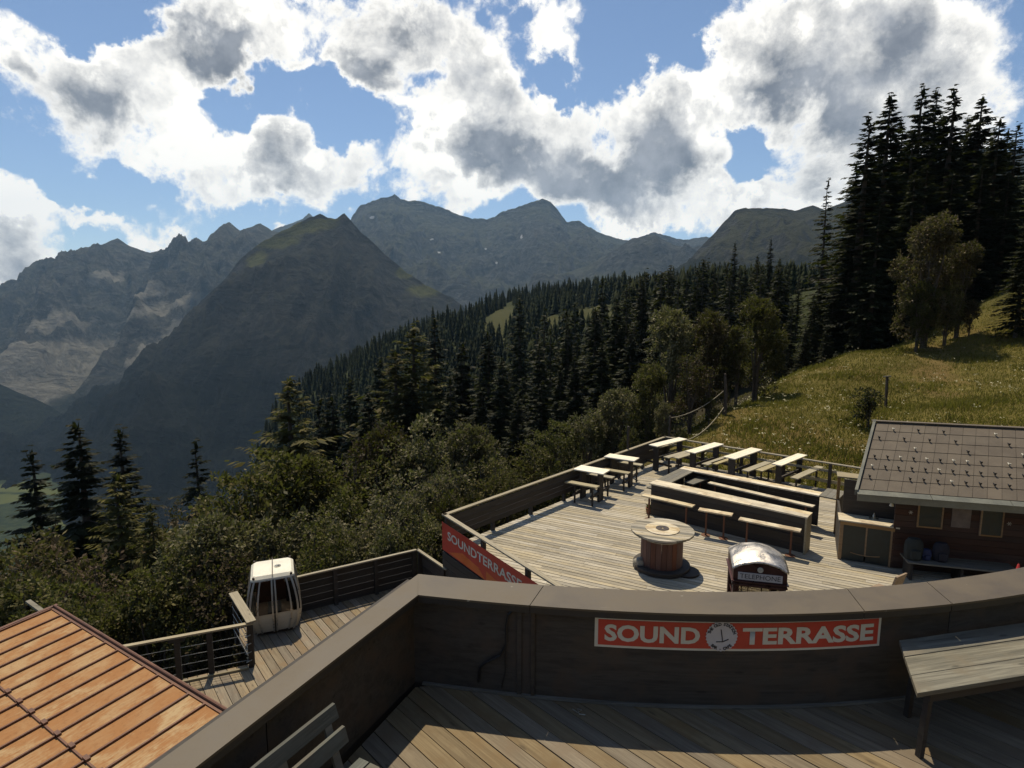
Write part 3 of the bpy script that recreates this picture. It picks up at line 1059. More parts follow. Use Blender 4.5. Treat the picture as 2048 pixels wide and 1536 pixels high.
def spruce_crown(h, r, whorls, nb, twigs, seed, droop=0.35, low=0.06, gap=0.0, tw=0.5, fluff=1.0):
    g = np.random.default_rng(seed)
    Bs, Ds, Ls = [], [], []
    for i in range(whorls):
        f = (i + 0.5) / whorls
        z = h * (low + (1 - low) * f)
        rad = r * (1 - f) ** 0.85 * (0.9 + 0.2 * math.sin(i * 2.1)) + 0.12
        rad *= g.uniform(0.78, 1.18)
        for k in range(nb):
            if g.random() < gap:
                continue
            a = 2 * math.pi * (k + g.random() * 0.9) / nb + i * 0.7
            Bs.append((0, 0, z + g.normal() * h / whorls * 0.75))
            Ds.append((math.cos(a), math.sin(a)))
            Ls.append(rad * g.uniform(0.55, 1.15))
    Bs, Ds, Ls = np.array(Bs), np.array(Ds), np.array(Ls)
    n = len(Ls)
    s = (np.arange(twigs) + 0.5) / twigs
    s = s[None, :] * 0.92 + 0.08 + g.normal(size=(n, twigs)) * 0.02
    x = Ls[:, None] * s
    fz = Bs[:, 2][:, None] / h
    zc = Bs[:, 2][:, None] + x * (0.25 * fz) - droop * x * s + 0.16 * Ls[:, None] * s ** 3
    side = np.where(np.arange(twigs) % 2 == 0, 1.0, -1.0)[None, :] * g.uniform(0.5, 1.1, (n, twigs))
    Pn = np.stack([Ds[:, 0][:, None] * x, Ds[:, 1][:, None] * x, zc], -1)
    perp = np.stack([-Ds[:, 1], Ds[:, 0]], -1)
    d3 = np.concatenate([Ds[:, None, :] * (0.75 + 0 * s[..., None]) + perp[:, None, :] * side[..., None] * 0.85,
                         (-0.30 - 0.25 * g.random((n, twigs)))[..., None]], -1)
    d3 = unit(d3)
    ln = tw * (0.55 + 0.5 * (1 - s)) * (Ls[:, None] / r) ** 0.45 * g.uniform(0.7, 1.25, (n, twigs)) * r * 0.5
    Pn, d3, ln = Pn.reshape(-1, 3), d3.reshape(-1, 3), ln.ravel()
    sd = unit(np.cross(d3, g.normal(size=d3.shape) * 0.45 + np.array([0, 0, 1.0])))
    V, Fq = kites(Pn, d3, sd, ln, ln * 0.42 * fluff)
    # leader
    V2, F2 = kites(np.array([[0, 0, h * 0.96]] * 3), np.array([[0, 0, 1.0], [.15, 0, 1], [-.1, .1, 1]]), np.array([[1.0, 0, 0], [0, 1, 0], [.7, .7, 0]]),
                   np.array([h * 0.05] * 3), np.array([r * 0.06] * 3))
    return np.concatenate([V, V2]), np.concatenate([Fq, F2 + len(V)])


def trunk_mesh(name, h, r0, lean=0.0, n=7, stubs=0, seed=0):
    b = MB()
    b.tube([(0, 0, -0.6), (0, 0, h * 0.25), (lean * 0.3, 0, h * 0.6), (lean, 0, h)], [r0 * 1.15, r0, r0 * 0.6, r0 * 0.12], n)
    g = random.Random(seed)
    for k in range(stubs):
        z = h * (0.15 + 0.8 * k / stubs)
        a = g.random() * 6.28
        L = (1 - z / h) * h * 0.16
        b.tube([(0, 0, z), (math.cos(a) * L, math.sin(a) * L, z - L * 0.15)], [r0 * 0.2, r0 * 0.05], 4, False)
    return b.mesh(name)


M['spruce_v'] = M['spruce']
SPR = []
for i, (h, r, w, nb, tg, gp) in enumerate([(20, 3.6, 46, 9, 18, 0.0), (20, 3.1, 48, 8, 18, 0.08), (20, 4.2, 42, 9, 19, 0.0), (20, 3.3, 34, 7, 18, 0.12)]):
    V, Fq = spruce_crown(h, r, w, nb, tg, 100 + i, gap=gp, low=0.05 if i != 3 else 0.12)
    SPR.append((np_mesh('crown', V, Fq), trunk_mesh('trunk', h * 0.97, 0.28, 0.1, 7, 14, i)))
    SPR[-1][0].materials.append(M['spruce'])
    SPR[-1][1].materials.append(M['bark'])
LAR = []
for i, (h, r) in enumerate([(12, 3.2), (12, 2.8)]):
    V, Fq = spruce_crown(h, r, 34, 9, 18, 200 + i, droop=0.15, low=0.05, tw=0.42, fluff=0.8)
    LAR.append((np_mesh('crown', V, Fq), trunk_mesh('trunk', h * 0.96, 0.2, 0.1, 7, 10, i)))
    LAR[-1][0].materials.append(M['larch'])
    LAR[-1][1].materials.append(M['bark'])
MIDT = []
for i in range(4):
    h, r = 20, (3.3, 2.8, 3.8, 3.0)[i]
    V, Fq = spruce_crown(h, r, 24, 7, 7, 300 + i, tw=0.9, fluff=1.2)
    MIDT.append((np_mesh('crown', V, Fq), trunk_mesh('trunk', h * 0.97, 0.26, 0.0, 5, 0, i)))
    MIDT[-1][0].materials.append(M['spruce'])
    MIDT[-1][1].materials.append(M['bark'])


def broad_tree(h, rx, rz, seed, clusters=260, per=20, leaf=0.13, low=0.25, stems=3):
    """several stems and a crown of leaf whorls gathered in clumps, open between them"""
    g = np.random.default_rng(seed)
    b = MB()
    zc = h * (low + (1 - low) * 0.5)
    rzz = h * (1 - low) * 0.5
    lumps = []
    for k in range(16):
        a = g.uniform(0, 6.28)
        u = g.uniform(-0.9, 0.95)
        q = math.sqrt(max(0, 1 - u * u)) * g.uniform(0.35, 0.8)
        lumps.append((math.cos(a) * q * rx, math.sin(a) * q * rx, zc + u * rzz * 0.82, g.uniform(0.24, 0.42) * rx))
    for s_ in range(stems):
        a = 6.28 * s_ / stems + g.random()
        bx, by = math.cos(a) * 0.15 * rx * 0.3, math.sin(a) * 0.15 * rx * 0.3
        tx, ty = math.cos(a) * rx * 0.35, math.sin(a) * rx * 0.35
        b.tube([(bx, by, -0.5), (bx * 1.6, by * 1.6, h * 0.3), (tx * 0.8, ty * 0.8, h * 0.65), (tx, ty, h * 0.93)], [0.03 * h * 0.42, 0.03 * h * 0.34, 0.03 * h * 0.2, 0.01], 6)
    for lx, ly, lz, lr in lumps:
        z0 = max(h * 0.15, lz - lr * 2 - 0.4)
        b.tube([(lx * 0.15, ly * 0.15, z0), (lx * 0.6, ly * 0.6, (z0 + lz) / 2 + 0.1), (lx, ly, lz)], [0.045 * h * 0.14, 0.03 * h * 0.12, 0.01], 5)
    C = []
    for i in range(clusters):
        lx, ly, lz, lr = lumps[g.integers(len(lumps))]
        d = unit(g.normal(size=(1, 3)))[0]
        q = lr * g.uniform(0.75, 1.15)
        C.append((lx + d[0] * q, ly + d[1] * q, lz + d[2] * q * 0.9, *d))
    C = np.array(C)
    Pc = np.repeat(C[:, :3], per, 0)
    out = np.repeat(C[:, 3:], per, 0)
    n = len(Pc)
    dv = unit(out * 0.55 + g.normal(size=(n, 3)) * 0.75 + np.array([0, 0, 0.1]))
    base = Pc + dv * g.uniform(0, leaf * 1.1, (n, 1)) + g.normal(size=(n, 3)) * leaf * 0.45
    sd = unit(np.cross(dv, np.array([0, 0, 1.0]) + g.normal(size=(n, 3)) * 0.5))
    ln = leaf * g.uniform(0.6, 1.3, n) * np.repeat(g.uniform(0.7, 1.45, len(C)), per)
    V, Fq = kites(base, dv, sd, ln, ln * 0.62)
    return V, Fq, b.mesh('trunk')


BRO = []
for i in range(5):
    V, Fq, tm = broad_tree(7.0, (2.2, 1.8, 2.6, 2.0, 1.6)[i], 1, 400 + i, clusters=420, per=16, leaf=0.15, low=(0.2, 0.12, 0.2, 0.05, 0.3)[i])
    BRO.append((np_mesh('crown', V, Fq), tm))
    BRO[-1][0].materials.append(M['leaf'])
    BRO[-1][1].materials.append(M['bark'])


V, Fq, tm = broad_tree(7.0, 2.1, 1, 480, clusters=1000, per=15, leaf=0.13, low=-0.02, stems=4)
BRO.append((np_mesh('crown', V, Fq), tm))
BRO[-1][0].materials.append(M['leaf'])
BRO[-1][1].materials.append(M['bark'])
M['leaf_pale'] = leaf_mat('pale_grey_leaves', (0.036, 0.036, 0.019), (0.185, 0.165, 0.092), 0.30, 0.5, vscale=0.8)
M['leaf_brown'] = leaf_mat('brownish_leaves', (0.028, 0.021, 0.013), (0.115, 0.082, 0.050), 0.25, 0.5, vscale=0.8)
VAR = {}
for key in ('leaf_pale', 'leaf_brown'):
    VAR[key] = []
    for cm, tm in BRO:
        c2 = cm.copy()
        c2.materials.clear()
        c2.materials.append(M[key])
        VAR[key].append((c2, tm))


def plant_tree(kind, x, y, h, base_h, name, label, cat, group, rz=None, wide=1.0, z=None, seed=0):
    cm, tm = kind
    if z is None:
        z = tz(x, y)
    s = h / base_h
    g = random.Random(int(x * 131 + y * 17) + seed)
    o = thing(name, label, cat, (x, y, z), g.random() * 6.28 if rz is None else rz, group)
    o.scale = (s * wide, s * wide, s)
    t_ = link('trunk', tm, None, o)
    c_ = link('crown', cm, None, o)
    return o


def tree_px(kind, px, tip, y, base_h, name, label, cat, group, wide=1.0, zb=None):
    """tree on bearing px at distance y with its tip at image row tip"""
    g = G(px, tip, y)
    z = tz(g.x, g.y) if zb is None else zb
    return plant_tree(kind, g.x, g.y, max(1.5, g.z - z), base_h, name, label, cat, group, wide=wide, z=z)


GRP_BIG = 'tall spruces above the meadow on the right'
big = [(1657, 362, 66, 3, 'thin sparse spruce standing apart just left of the tall dark group', 0.85),
       (1737, 235, 58, 1, 'tall spruce with drooping branches at the left end of the dark group', 1.0),
       (1782, 192, 62, 0, 'second tall spruce from the left of the dark group above the meadow', 1.0),
       (1848, 178, 66, 1, 'tall spruce with the highest tip in the dark group', 1.0),
       (1872, 182, 70, 0, 'spruce whose tip stands close beside the highest one of the group', 0.9),
       (1908, 180, 64, 1, 'tall pointed spruce right of the two highest tips', 1.0),
       (1965, 196, 66, 0, 'tall spruce with a slim tip toward the right of the dark group', 1.0),
       (2000, 240, 60, 2, 'broad spruce just right of the slim tipped one in the dark group', 0.9),
       (2038, 250, 62, 1, 'spruce cut by the right edge of the photo in the dark group', 1.0),
       (2110, 230, 60, 0, 'spruce beyond the right edge of the dark group', 1.0),
       (1712, 330, 70, 1, 'shorter spruce half hidden behind the left end of the dark group', 0.8),
       (1830, 345, 56, 2, 'shorter broad spruce in front of the dark group behind the rowan', 0.8),
       (1930, 290, 74, 2, 'spruce filling the back of the dark group near its middle', 1.0),
       (1760, 400, 55, 2, 'low broad spruce at the foot of the dark group on the meadow crest', 0.75),
       (1700, 500, 58, 1, 'low spruce at the left foot of the dark group', 0.9),
       (1990, 400, 64, 2, 'dark spruce behind the upper meadow at the right', 0.9),
       (2060, 420, 44, 2, 'spruce on the grassy bank at the right edge of the photo', 0.7),
       (1890, 380, 72, 0, 'inner spruce of the dark group behind the rowan crown', 1.1),
       (1960, 350, 76, 2, 'inner spruce of the dark group toward the right', 1.1),
       (1810, 320, 78, 0, 'inner spruce of the dark group toward the left', 1.0),
       (2090, 330, 74, 0, 'back row spruce at the right edge of the dark group', 1.0),
       (1762, 285, 68, 0, 'back row spruce between the first two tall tips of the dark group', 1.0),
       (1803, 250, 72, 2, 'back row spruce right of the second tall tip', 1.0),
       (1826, 262, 64, 0, 'spruce filling the dip left of the highest tip', 1.0),
       (1886, 236, 74, 2, 'back row spruce behind the two highest tips', 1.0),
       (1936, 236, 72, 0, 'back row spruce in the dip before the slim tipped one', 1.0),
       (1950, 262, 66, 2, 'front spruce in the dip before the slim tipped one', 1.0),
       (1984, 276, 70, 2, 'back row spruce behind the slim tipped one', 1.0),
       (2018, 262, 68, 0, 'spruce in the last dip before the right edge of the photo', 1.0),
       (1748, 345, 64, 2, 'front spruce below the first two tall tips', 1.0),
       (1853, 330, 60, 0, 'front spruce directly below the highest tip', 1.0),
       (1905, 345, 60, 2, 'front spruce above the darker rowan', 1.0),
       (1968, 330, 58, 0, 'front spruce below the slim tip', 1.0),
       (2020, 350, 58, 2, 'front spruce at the right end of the group above the meadow', 1.0),
       (1720, 420, 66, 0, 'spruce under the leftmost tall tip of the dark group', 0.9)]
for px, tip, y, k, lab, wd in big:
    tree_px(SPR[k], px, tip, y, 20, 'spruce_tree', lab, 'tree', GRP_BIG, wide=wd * (1.5 if k != 3 else 1.0))

GRP_MID = 'spruces behind the terrace'
mid = [(1470, 488, 88, 1, 'spruce with a pointed dark top, left of the sparse one near the wooded ridge'),
       (1542, 480, 92, 1, 'spruce between the sparse tree and the pointed one on the ridge side'),
       (1515, 512, 96, 2, 'shorter spruce between two pointed ones behind the broadleaf trees'),
       (1600, 548, 80, 1, 'dark spruce left of the sparse thin spruce'),
       (1640, 560, 62, 1, 'dark spruce at the left foot of the thin sparse spruce'),
       (1430, 535, 100, 1, 'round shouldered spruce at the left end of the near ridge trees'),
       (1285, 560, 75, 1, 'spruce with a slim tip above the middle of the broadleaf trees'),
       (1235, 600, 68, 2, 'spruce left of the slim tipped one behind the terrace'),
       (1190, 618, 62, 0, 'broad spruce above the far corner of the terrace'),
       (1135, 648, 66, 1, 'spruce in the dark belt left of the terrace corner'),
       (1080, 690, 58, 2, 'low spruce in the dark belt above the shrubs'),
       (1040, 600, 82, 1, 'tall slender spruce in the middle of the dark belt'),
       (975, 665, 58, 0, 'spruce with upswept grey branches in the middle of the photo'),
       (925, 690, 62, 2, 'spruce between the light conifer and the one with upswept branches'),
       (870, 640, 60, 1, 'slim dark spruce right of the light conifer'),
       (700, 760, 70, 0, 'dark spruce left of the light conifer'),
       (640, 800, 46, 1, 'thin spruce tight to the right of the pointed olive conifer'),
       (240, 860, 38, 1, 'second spruce from the left above the valley'),
       (150, 848, 34, 0, 'leftmost spruce above the valley with dark dense branches'),
       (392, 885, 44, 3, 'faint spruce between the valley pair and the pointed conifer'),
       (760, 720, 74, 2, 'dark spruce behind the left flank of the light conifer'),
       (1340, 590, 70, 2, 'spruce behind the left broadleaf crown'),
       (1390, 575, 82, 1, 'spruce behind the gap between the broadleaf crowns'),
       (1570, 560, 70, 2, 'spruce right behind the tallest broadleaf crown'),
       (1005, 720, 50, 2, 'lower spruce below the slender one in the dark belt'),
       (1120, 740, 46, 0, 'lower spruce near the terrace corner shrubs'),
       (820, 760, 52, 2, 'lower spruce in front of the light conifer'),
       (1585, 605, 60, 1, 'spruce at the meadow crest left of the thin sparse tree'),
       (1628, 590, 58, 0, 'spruce at the meadow crest directly below the thin sparse tree'),
       (1668, 585, 57, 2, 'full spruce between the thin sparse tree and the tall group'),
       (1700, 545, 60, 0, 'spruce skirting the left foot of the tall dark group'),
       (1612, 655, 52, 2, 'low spruce on the meadow crest in front of its taller neighbours'),
       (1560, 640, 52, 0, 'low spruce just right of the tallest broadleaf crown'),
       (1655, 655, 54, 2, 'low spruce where the meadow crest meets the dark trees'),
       (1725, 600, 54, 2, 'low spruce at the meadow crest under the left tall tips'),
       (1790, 560, 54, 2, 'low spruce on the crest just left of the rowan'),
       (662, 795, 44, 0, 'full dark spruce to the right of the pointed olive conifer'),
       (735, 790, 42, 2, 'full dark spruce below the left flank of the light conifer'),
       (900, 755, 42, 1, 'full dark spruce above the pale upright shrub'),
       (962, 780, 38, 2, 'broad dark spruce close above the terrace corner shrubs'),
       (1035, 790, 38, 0, 'broad dark spruce above the wide shrub at the terrace rail'),
       (1085, 765, 40, 2, 'full spruce over the left terrace rail'),
       (1150, 715, 44, 0, 'full spruce over the pale leaved shrub at the terrace rail'),
       (1205, 690, 48, 2, 'full spruce over the two small tables of the terrace'),
       (1262, 660, 52, 0, 'full spruce left of the leftmost broadleaf crown'),
       (1315, 665, 50, 2, 'full spruce crowding the leftmost broadleaf crown'),
       (60, 905, 48, 1, 'small spruce low at the left edge beyond the orange roof')]
for px, tip, y, k, lab in mid:
    tree_px(SPR[k], px, tip, y, 20, 'spruce_tree', lab, 'tree', GRP_MID, wide=1.6 if px < 450 and k != 3 else (1.35 if px < 1380 or tip > 580 else 1.1))
lar = [(580, 758, 40, 0, 'pointed olive green conifer in front of the shaded mountain foot', 1.6),
       (828, 655, 56, 1, 'light green conifer rising above the dark belt left of centre', 1.6),
       (790, 705, 54, 0, 'light green conifer leaning on the left of its taller twin', 1.6),
       (235, 950, 30, 1, 'golden green young conifer below the valley spruces', 1.4),
       (300, 1010, 28, 0, 'low golden green conifer right of the valley spruces', 1.0),
       (905, 560, 0, 0, '', 1.0)]
for px, tip, y, k, lab, wd in lar:
    if lab:
        tree_px(LAR[k], px, tip, y, 12, 'conifer_tree', lab, 'tree', 'light green conifers', wide=wd)

GRP_B = 'broadleaf trees and tall shrubs below the terrace'
bro = [(1845, 560, 45, 5, 'bushy growth around the left foot of the lit rowan', .8), (1900, 575, 45.5, 2, 'bushy growth between the two rowans', .9), (1945, 600, 46.5, 5, 'bushy growth at the right foot of the darker rowan', .8), (1345, 612, 36, 5, 'broadleaf tree with the leftmost crown behind the terrace rope', .8), (1425, 618, 35, 5, 'broadleaf tree with a reddish crown behind the terrace rope', .75),
       (1520, 592, 37, 5, 'tallest broadleaf crown beside the meadow edge', .9), (1480, 650, 34, 4, 'small broadleaf tree with a bare trunk on the meadow edge', .8),
       (1300, 725, 33, 5, 'broadleaf shrub left of the terrace rope', 1.0), (1385, 700, 32, 3, 'shrub under the reddish broadleaf crown', 0.9),
       (1872, 425, 46, 5, 'lit rowan tree standing on the meadow in front of the dark spruces', .85), (1932, 482, 47, 5, 'darker rowan beside the lit one on the upper meadow', .8),
       (1235, 775, 30, 5, 'light green shrub just beyond the far left terrace rail', 1.1), (1175, 812, 29, 0, 'pale leaved shrub over the left rail of the terrace', 1.0),
       (1110, 850, 28, 2, 'wide shrub against the left rail of the terrace', 1.0), (1060, 880, 27, 3, 'shrub left of the wide one at the terrace rail', 1.1),
       (945, 845, 28, 5, 'shrub with upright pale shoots left of the terrace corner', 1.0), (980, 905, 25, 3, 'low shrub above the terrace corner', 1.1),
       (890, 930, 24, 0, 'shrub behind the sharp corner of the terrace', 1.0), (850, 850, 29, 2, 'grey leaved shrub in the middle of the thicket', .9),
       (765, 850, 30, 5, 'round shrub with reddish top in the thicket', .9), (720, 900, 27, 3, 'shrub in the thicket below the round one', 1.1),
       (800, 960, 22, 2, 'leafy shrub below the grey leaved one', 1.0), (690, 970, 23, 1, 'leafy shrub above the long solid fence', 1.0),
       (610, 905, 26, 5, 'olive shrub at the foot of the pointed conifer', 1.0), (530, 915, 25, 2, 'dense olive shrub left of the pointed conifer', 1.0),
       (640, 1000, 21, 3, 'dense shrub behind the gondola cabin to the right', 1.1), (560, 1020, 21, 1, 'dense shrub straight behind the gondola cabin', 1.1),
       (470, 965, 23, 2, 'sunlit shrub left above the gondola cabin', 1.0), (415, 1025, 20, 5, 'sunlit shrub behind the cable railing', 1.0),
       (360, 1090, 18.5, 3, 'shrub above the cable railing', 1.0), (300, 1130, 18, 1, 'shrub beyond the left part of the cable railing', 1.0),
       (740, 1020, 20, 0, 'shrub close behind the solid fence corner', 1.0), (830, 1010, 20, 3, 'shrub in the corner between solid fence and terrace', 1.0),
       (450, 1120, 18.5, 2, 'low dark shrub left of the gondola cabin', 1.0), (230, 1170, 18, 0, 'shrub at the ridge end of the orange roof', 0.9),
       (90, 1090, 24, 2, 'brownish shrub at the left edge above the orange roof', 1.0), (20, 1060, 26, 0, 'shrub cut by the left edge of the photo', 1.0),
       (160, 1120, 22, 3, 'brownish shrub above the tip of the orange roof', 1.0), (350, 1000, 30, 3, 'dim shrub below the faint spruce', 1.0),
       (20, 1140, 19, 1, 'low shrub at the left edge touching the orange roof', 1.0), (120, 1180, 18, 2, 'low shrub just over the orange roof ridge', 0.9),
       (660, 1060, 19, 2, 'low shrub directly over the solid fence', 0.9), (560, 1090, 19, 3, 'low shrub hugging the gondola cabin roof', 0.9),
       (780, 1050, 19, 1, 'low shrub behind the solid fence peak', 0.9), (900, 980, 22, 1, 'low shrub left of the terrace rail', 0.9),
       (1010, 930, 24, 0, 'low shrub touching the left terrace rail', 0.9), (1260, 850, 28, 3, 'low shrub at the far corner of the terrace rail', 0.8),
       (1330, 800, 30, 1, 'shrub beneath the rope behind the terrace', 0.9), (1420, 790, 31, 0, 'shrub at the meadow edge beside the rope post', 0.8)]
for px, tip, y, k, lab, wd in bro:
    tr = tip < 800 and px > 1320
    src = VAR['leaf_brown'] if ('reddish' in lab or 'brownish' in lab or 'dim' in lab or 'dark' in lab) else (VAR['leaf_pale'] if ('pale' in lab or 'grey' in lab or 'light' in lab or 'behind the' in lab) else BRO)
    if not tr:
        wd *= 0.85
    tree_px(src[k], px, tip, y, 7, 'broadleaf_tree' if tr else 'shrub', lab, 'tree' if tr else 'shrub', GRP_B, wide=wd)

# the wooded ridge: nearest trees as things, the rest as one mass
def forest():
    g = np.random.default_rng(77)
    N = 26000
    px = g.uniform(250, 2120, N)
    y = np.exp(g.uniform(math.log(66), math.log(760), N))
    keep = g.random(N) < (y / 760) ** 0.55 * 1.0
    px, y = px[keep], y[keep]
    x = (px - 1024) / F * y * 1.0
    z = terr(x, y)
    cl = vnoise(x, y, 70, 55) + 0.5 * vnoise(x, y, 30, 56)
    ok = (cl < 0.75)
    for (c, r) in CLEAR:
        ok &= ((x - c[0]) / r[0]) ** 2 + ((y - c[1]) / r[1]) ** 2 > 1.0
    ok = ok & ~((px > 1560) & (y < 95)) & ~((px < 560) & (z < -160)) & ~((x > 10) & (y < 66))
    x, y, z, px = x[ok], y[ok], z[ok], px[ok]
    # thin so that crowns do not sit inside each other
    cell = {}
    sel = []
    for i in np.argsort(y):
        s = 4.2 + y[i] * 0.004
        k = (int(x[i] // s), int(y[i] // s))
        if k not in cell:
            cell[k] = 1
            sel.append(i)
    x, y, z, px = x[sel], y[sel], z[sel], px[sel]
    hts = g.uniform(10, 21, len(x)) * (1 - 0.2 * (g.random(len(x)) < 0.3))
    # no crown stands higher than the skyline of the wood
    sky_ = np.interp(px, [250, 560, 700, 850, 1000, 1100, 1250, 1400, 1640, 1720, 2120], [960, 770, 695, 622, 572, 556, 546, 526, 522, 470, 300]) + g.uniform(-10, 14, len(px))
    top = np.array([G(px[i], sky_[i], y[i]).z for i in range(len(px))]) - z
    hts = np.minimum(hts, top)
    kk = hts > 6.5
    return x[kk], y[kk], z[kk], px[kk], hts[kk]


fx, fy, fz_, fpx, fh = forest()
vis = np.argsort(fy)[:210]
for i in vis:
    k = int(fpx[i] * 7) % 4
    under = ('below the shaded foot of the pyramid mountain', 'below the left end of the cirque wall', 'below the rounded cirque summit', 'below the sharp cirque peak',
             'below the low notch in the skyline', 'below the wooded knob', 'at the foot of the tall dark group')[int(np.searchsorted([700, 830, 960, 1130, 1330, 1560], fpx[i]))]
    depth_ = ('low', 'halfway up', 'high')[0 if fy[i] < 95 else (1 if fy[i] < 125 else 2)]
    plant_tree(MIDT[k], fx[i], fy[i], fh[i], 20, 'spruce_tree', '%s spruce %s in the forest belt, %s' % (('short', 'tall')[int(fh[i] > 16)], depth_, under), 'tree',
               'spruces in the forest belt', z=fz_[i] - 0.3, wide=1.25)
rest = np.argsort(fy)[210:6500]


def low_tree(seed, layers=7, n=7):
    g = np.random.default_rng(seed)
    V, Fc = [], []
    for i in range(layers):
        f = i / layers
        z0 = 0.08 + 0.92 * f
        r = 0.17 * (1 - f) ** 0.9 + 0.012
        top = z0 + 0.30 * (1 - f * 0.55)
        o = len(V)
        V.append((0, 0, min(top, 1.0 + 0.02 * i / layers)))
        for k in range(n * 2):
            a = math.pi * k / n + i
            q = r * (g.uniform(0.85, 1.2) if k % 2 == 0 else g.uniform(0.4, 0.6))
            V.append((math.cos(a) * q, math.sin(a) * q, z0 - (0.03 if k % 2 == 0 else -0.02)))
        for k in range(n * 2):
            Fc.append((o, o + 1 + k, o + 1 + (k + 1) % (n * 2)))
    return np.array(V), np.array(Fc)


VV, FF = [], []
off = 0
protos = [low_tree(s) for s in range(6)]
for c, i in enumerate(rest):
    V, Fc = protos[c % 6]
    a = c * 1.7
    R = np.array([[math.cos(a), -math.sin(a), 0], [math.sin(a), math.cos(a), 0], [0, 0, 1]])
    W2 = (V * np.array([fh[i] * 1.15, fh[i] * 1.15, fh[i]])) @ R.T + np.array([fx[i], fy[i], fz_[i] - 0.5])
    VV.append(W2)
    FF.append(Fc + off)
    off += len(V)
me = np_mesh('forest', np.concatenate(VV), np.concatenate(FF))
tag(link('forest', me, M['sprucefar']), 'far dark spruce forest covering the ridge behind the terrace', kind='stuff', group=None)

# meadow grass and white umbels
def meadow():
    g = np.random.default_rng(9)
    N = 60000
    y = g.uniform(20, 62, N)
    px = g.uniform(1370, 2250, N)
    x = (px - 1024) / F * y
    # beyond the back rail of the terrace and the hut
    ok = ((x - 6.48) * 0.65 + (y - 24.86) * 0.76 > 0.6) & (x > 7) & ~((x < 17) & (y < 17.5))
    x, y = x[ok], y[ok]
    z = terr(x, y)
    dens = vnoise(x, y, 3.0, 4)
    k = (dens > -0.85) & (g.random(len(x)) < np.clip(38 / y, 0.3, 1.0))
    for (c, r) in PATH:
        k &= (((x - c[0]) / r[0]) ** 2 + ((y - c[1]) / r[1]) ** 2 > 0.5) | (g.random(len(x)) < .45)
    x, y, z = x[k], y[k], z[k]
    n = len(x)
    Pb = np.stack([x, y, z - 0.03], -1)
    Pb = np.repeat(Pb, 3, 0) + g.normal(size=(n * 3, 3)) * np.array([0.12, 0.12, 0])
    d = unit(g.normal(size=(n * 3, 3)) * 0.45 + np.array([0.1, -0.1, 1.0]))
    s = unit(np.cross(d, g.normal(size=(n * 3, 3))))
    L = g.uniform(0.07, 0.24, n * 3) * (1 + 0.9 * np.clip(np.repeat(vnoise(x, y, 1.7, 31), 3), 0, 1))
    V, Fq = kites(Pb, d, s, L, L * 0.16)
    tag(link('grass', np_mesh('grass', V, Fq), M['grass']), 'tall olive meadow grass on the slope', kind='stuff')
    # flowers
    m = 800
    idx = g.choice(n, m * 2, replace=False)
    fx_, fy_, fz2 = x[idx], y[idx], z[idx]
    w = vnoise(fx_, fy_, 6.0, 21) + g.normal(size=m * 2) * 0.4
    kk = np.argsort(-w)[:m]
    fx_, fy_, fz2 = fx_[kk], fy_[kk], fz2[kk]
    Vs, Fs, o = [], [], 0
    for i in range(m):
        hh = g.uniform(0.25, 0.6)
        for q in range(g.integers(2, 5)):
            r = g.uniform(0.018, 0.045)
            c = np.array([fx_[i] + g.normal() * 0.06, fy_[i] + g.normal() * 0.06, fz2[i] + hh + g.normal() * 0.03])
            tl = g.normal(size=2) * 0.25
            ring = [c + np.array([math.cos(a) * r, math.sin(a) * r, -(tl[0] * math.cos(a) + tl[1] * math.sin(a)) * r]) for a in np.arange(6) * math.pi / 3]
            Vs += [c + np.array([0, 0, r * 0.35])] + ring
            Fs += [(o, o + 1 + k_, o + 1 + (k_ + 1) % 6) for k_ in range(6)]
            o += 7
    tag(link('wildflowers', np_mesh('wildflowers', Vs, Fs), M['flower']), 'white umbel flowers scattered over the meadow', kind='stuff')


meadow()

# ------------------------------------------------------------------ lettering
def text_mesh(s, size, bold=0.0, ext=0.0):
    c = bpy.data.curves.new('lettering', 'FONT')
    c.body = s
    c.size = size
    c.offset = bold
    c.extrude = ext
    c.align_x = 'CENTER'
    c.align_y = 'CENTER'
    c.resolution_u = 3
    o = bpy.data.objects.new('lettering_tmp', c)
    COL.objects.link(o)
    dg = bpy.context.evaluated_depsgraph_get()
    me = bpy.data.meshes.new_from_object(o.evaluated_get(dg))
    bpy.data.objects.remove(o)
    bpy.data.curves.remove(c)
    return me


def text_width(me):
    xs = [v.co.x for v in me.vertices]
    return min(xs), max(xs)


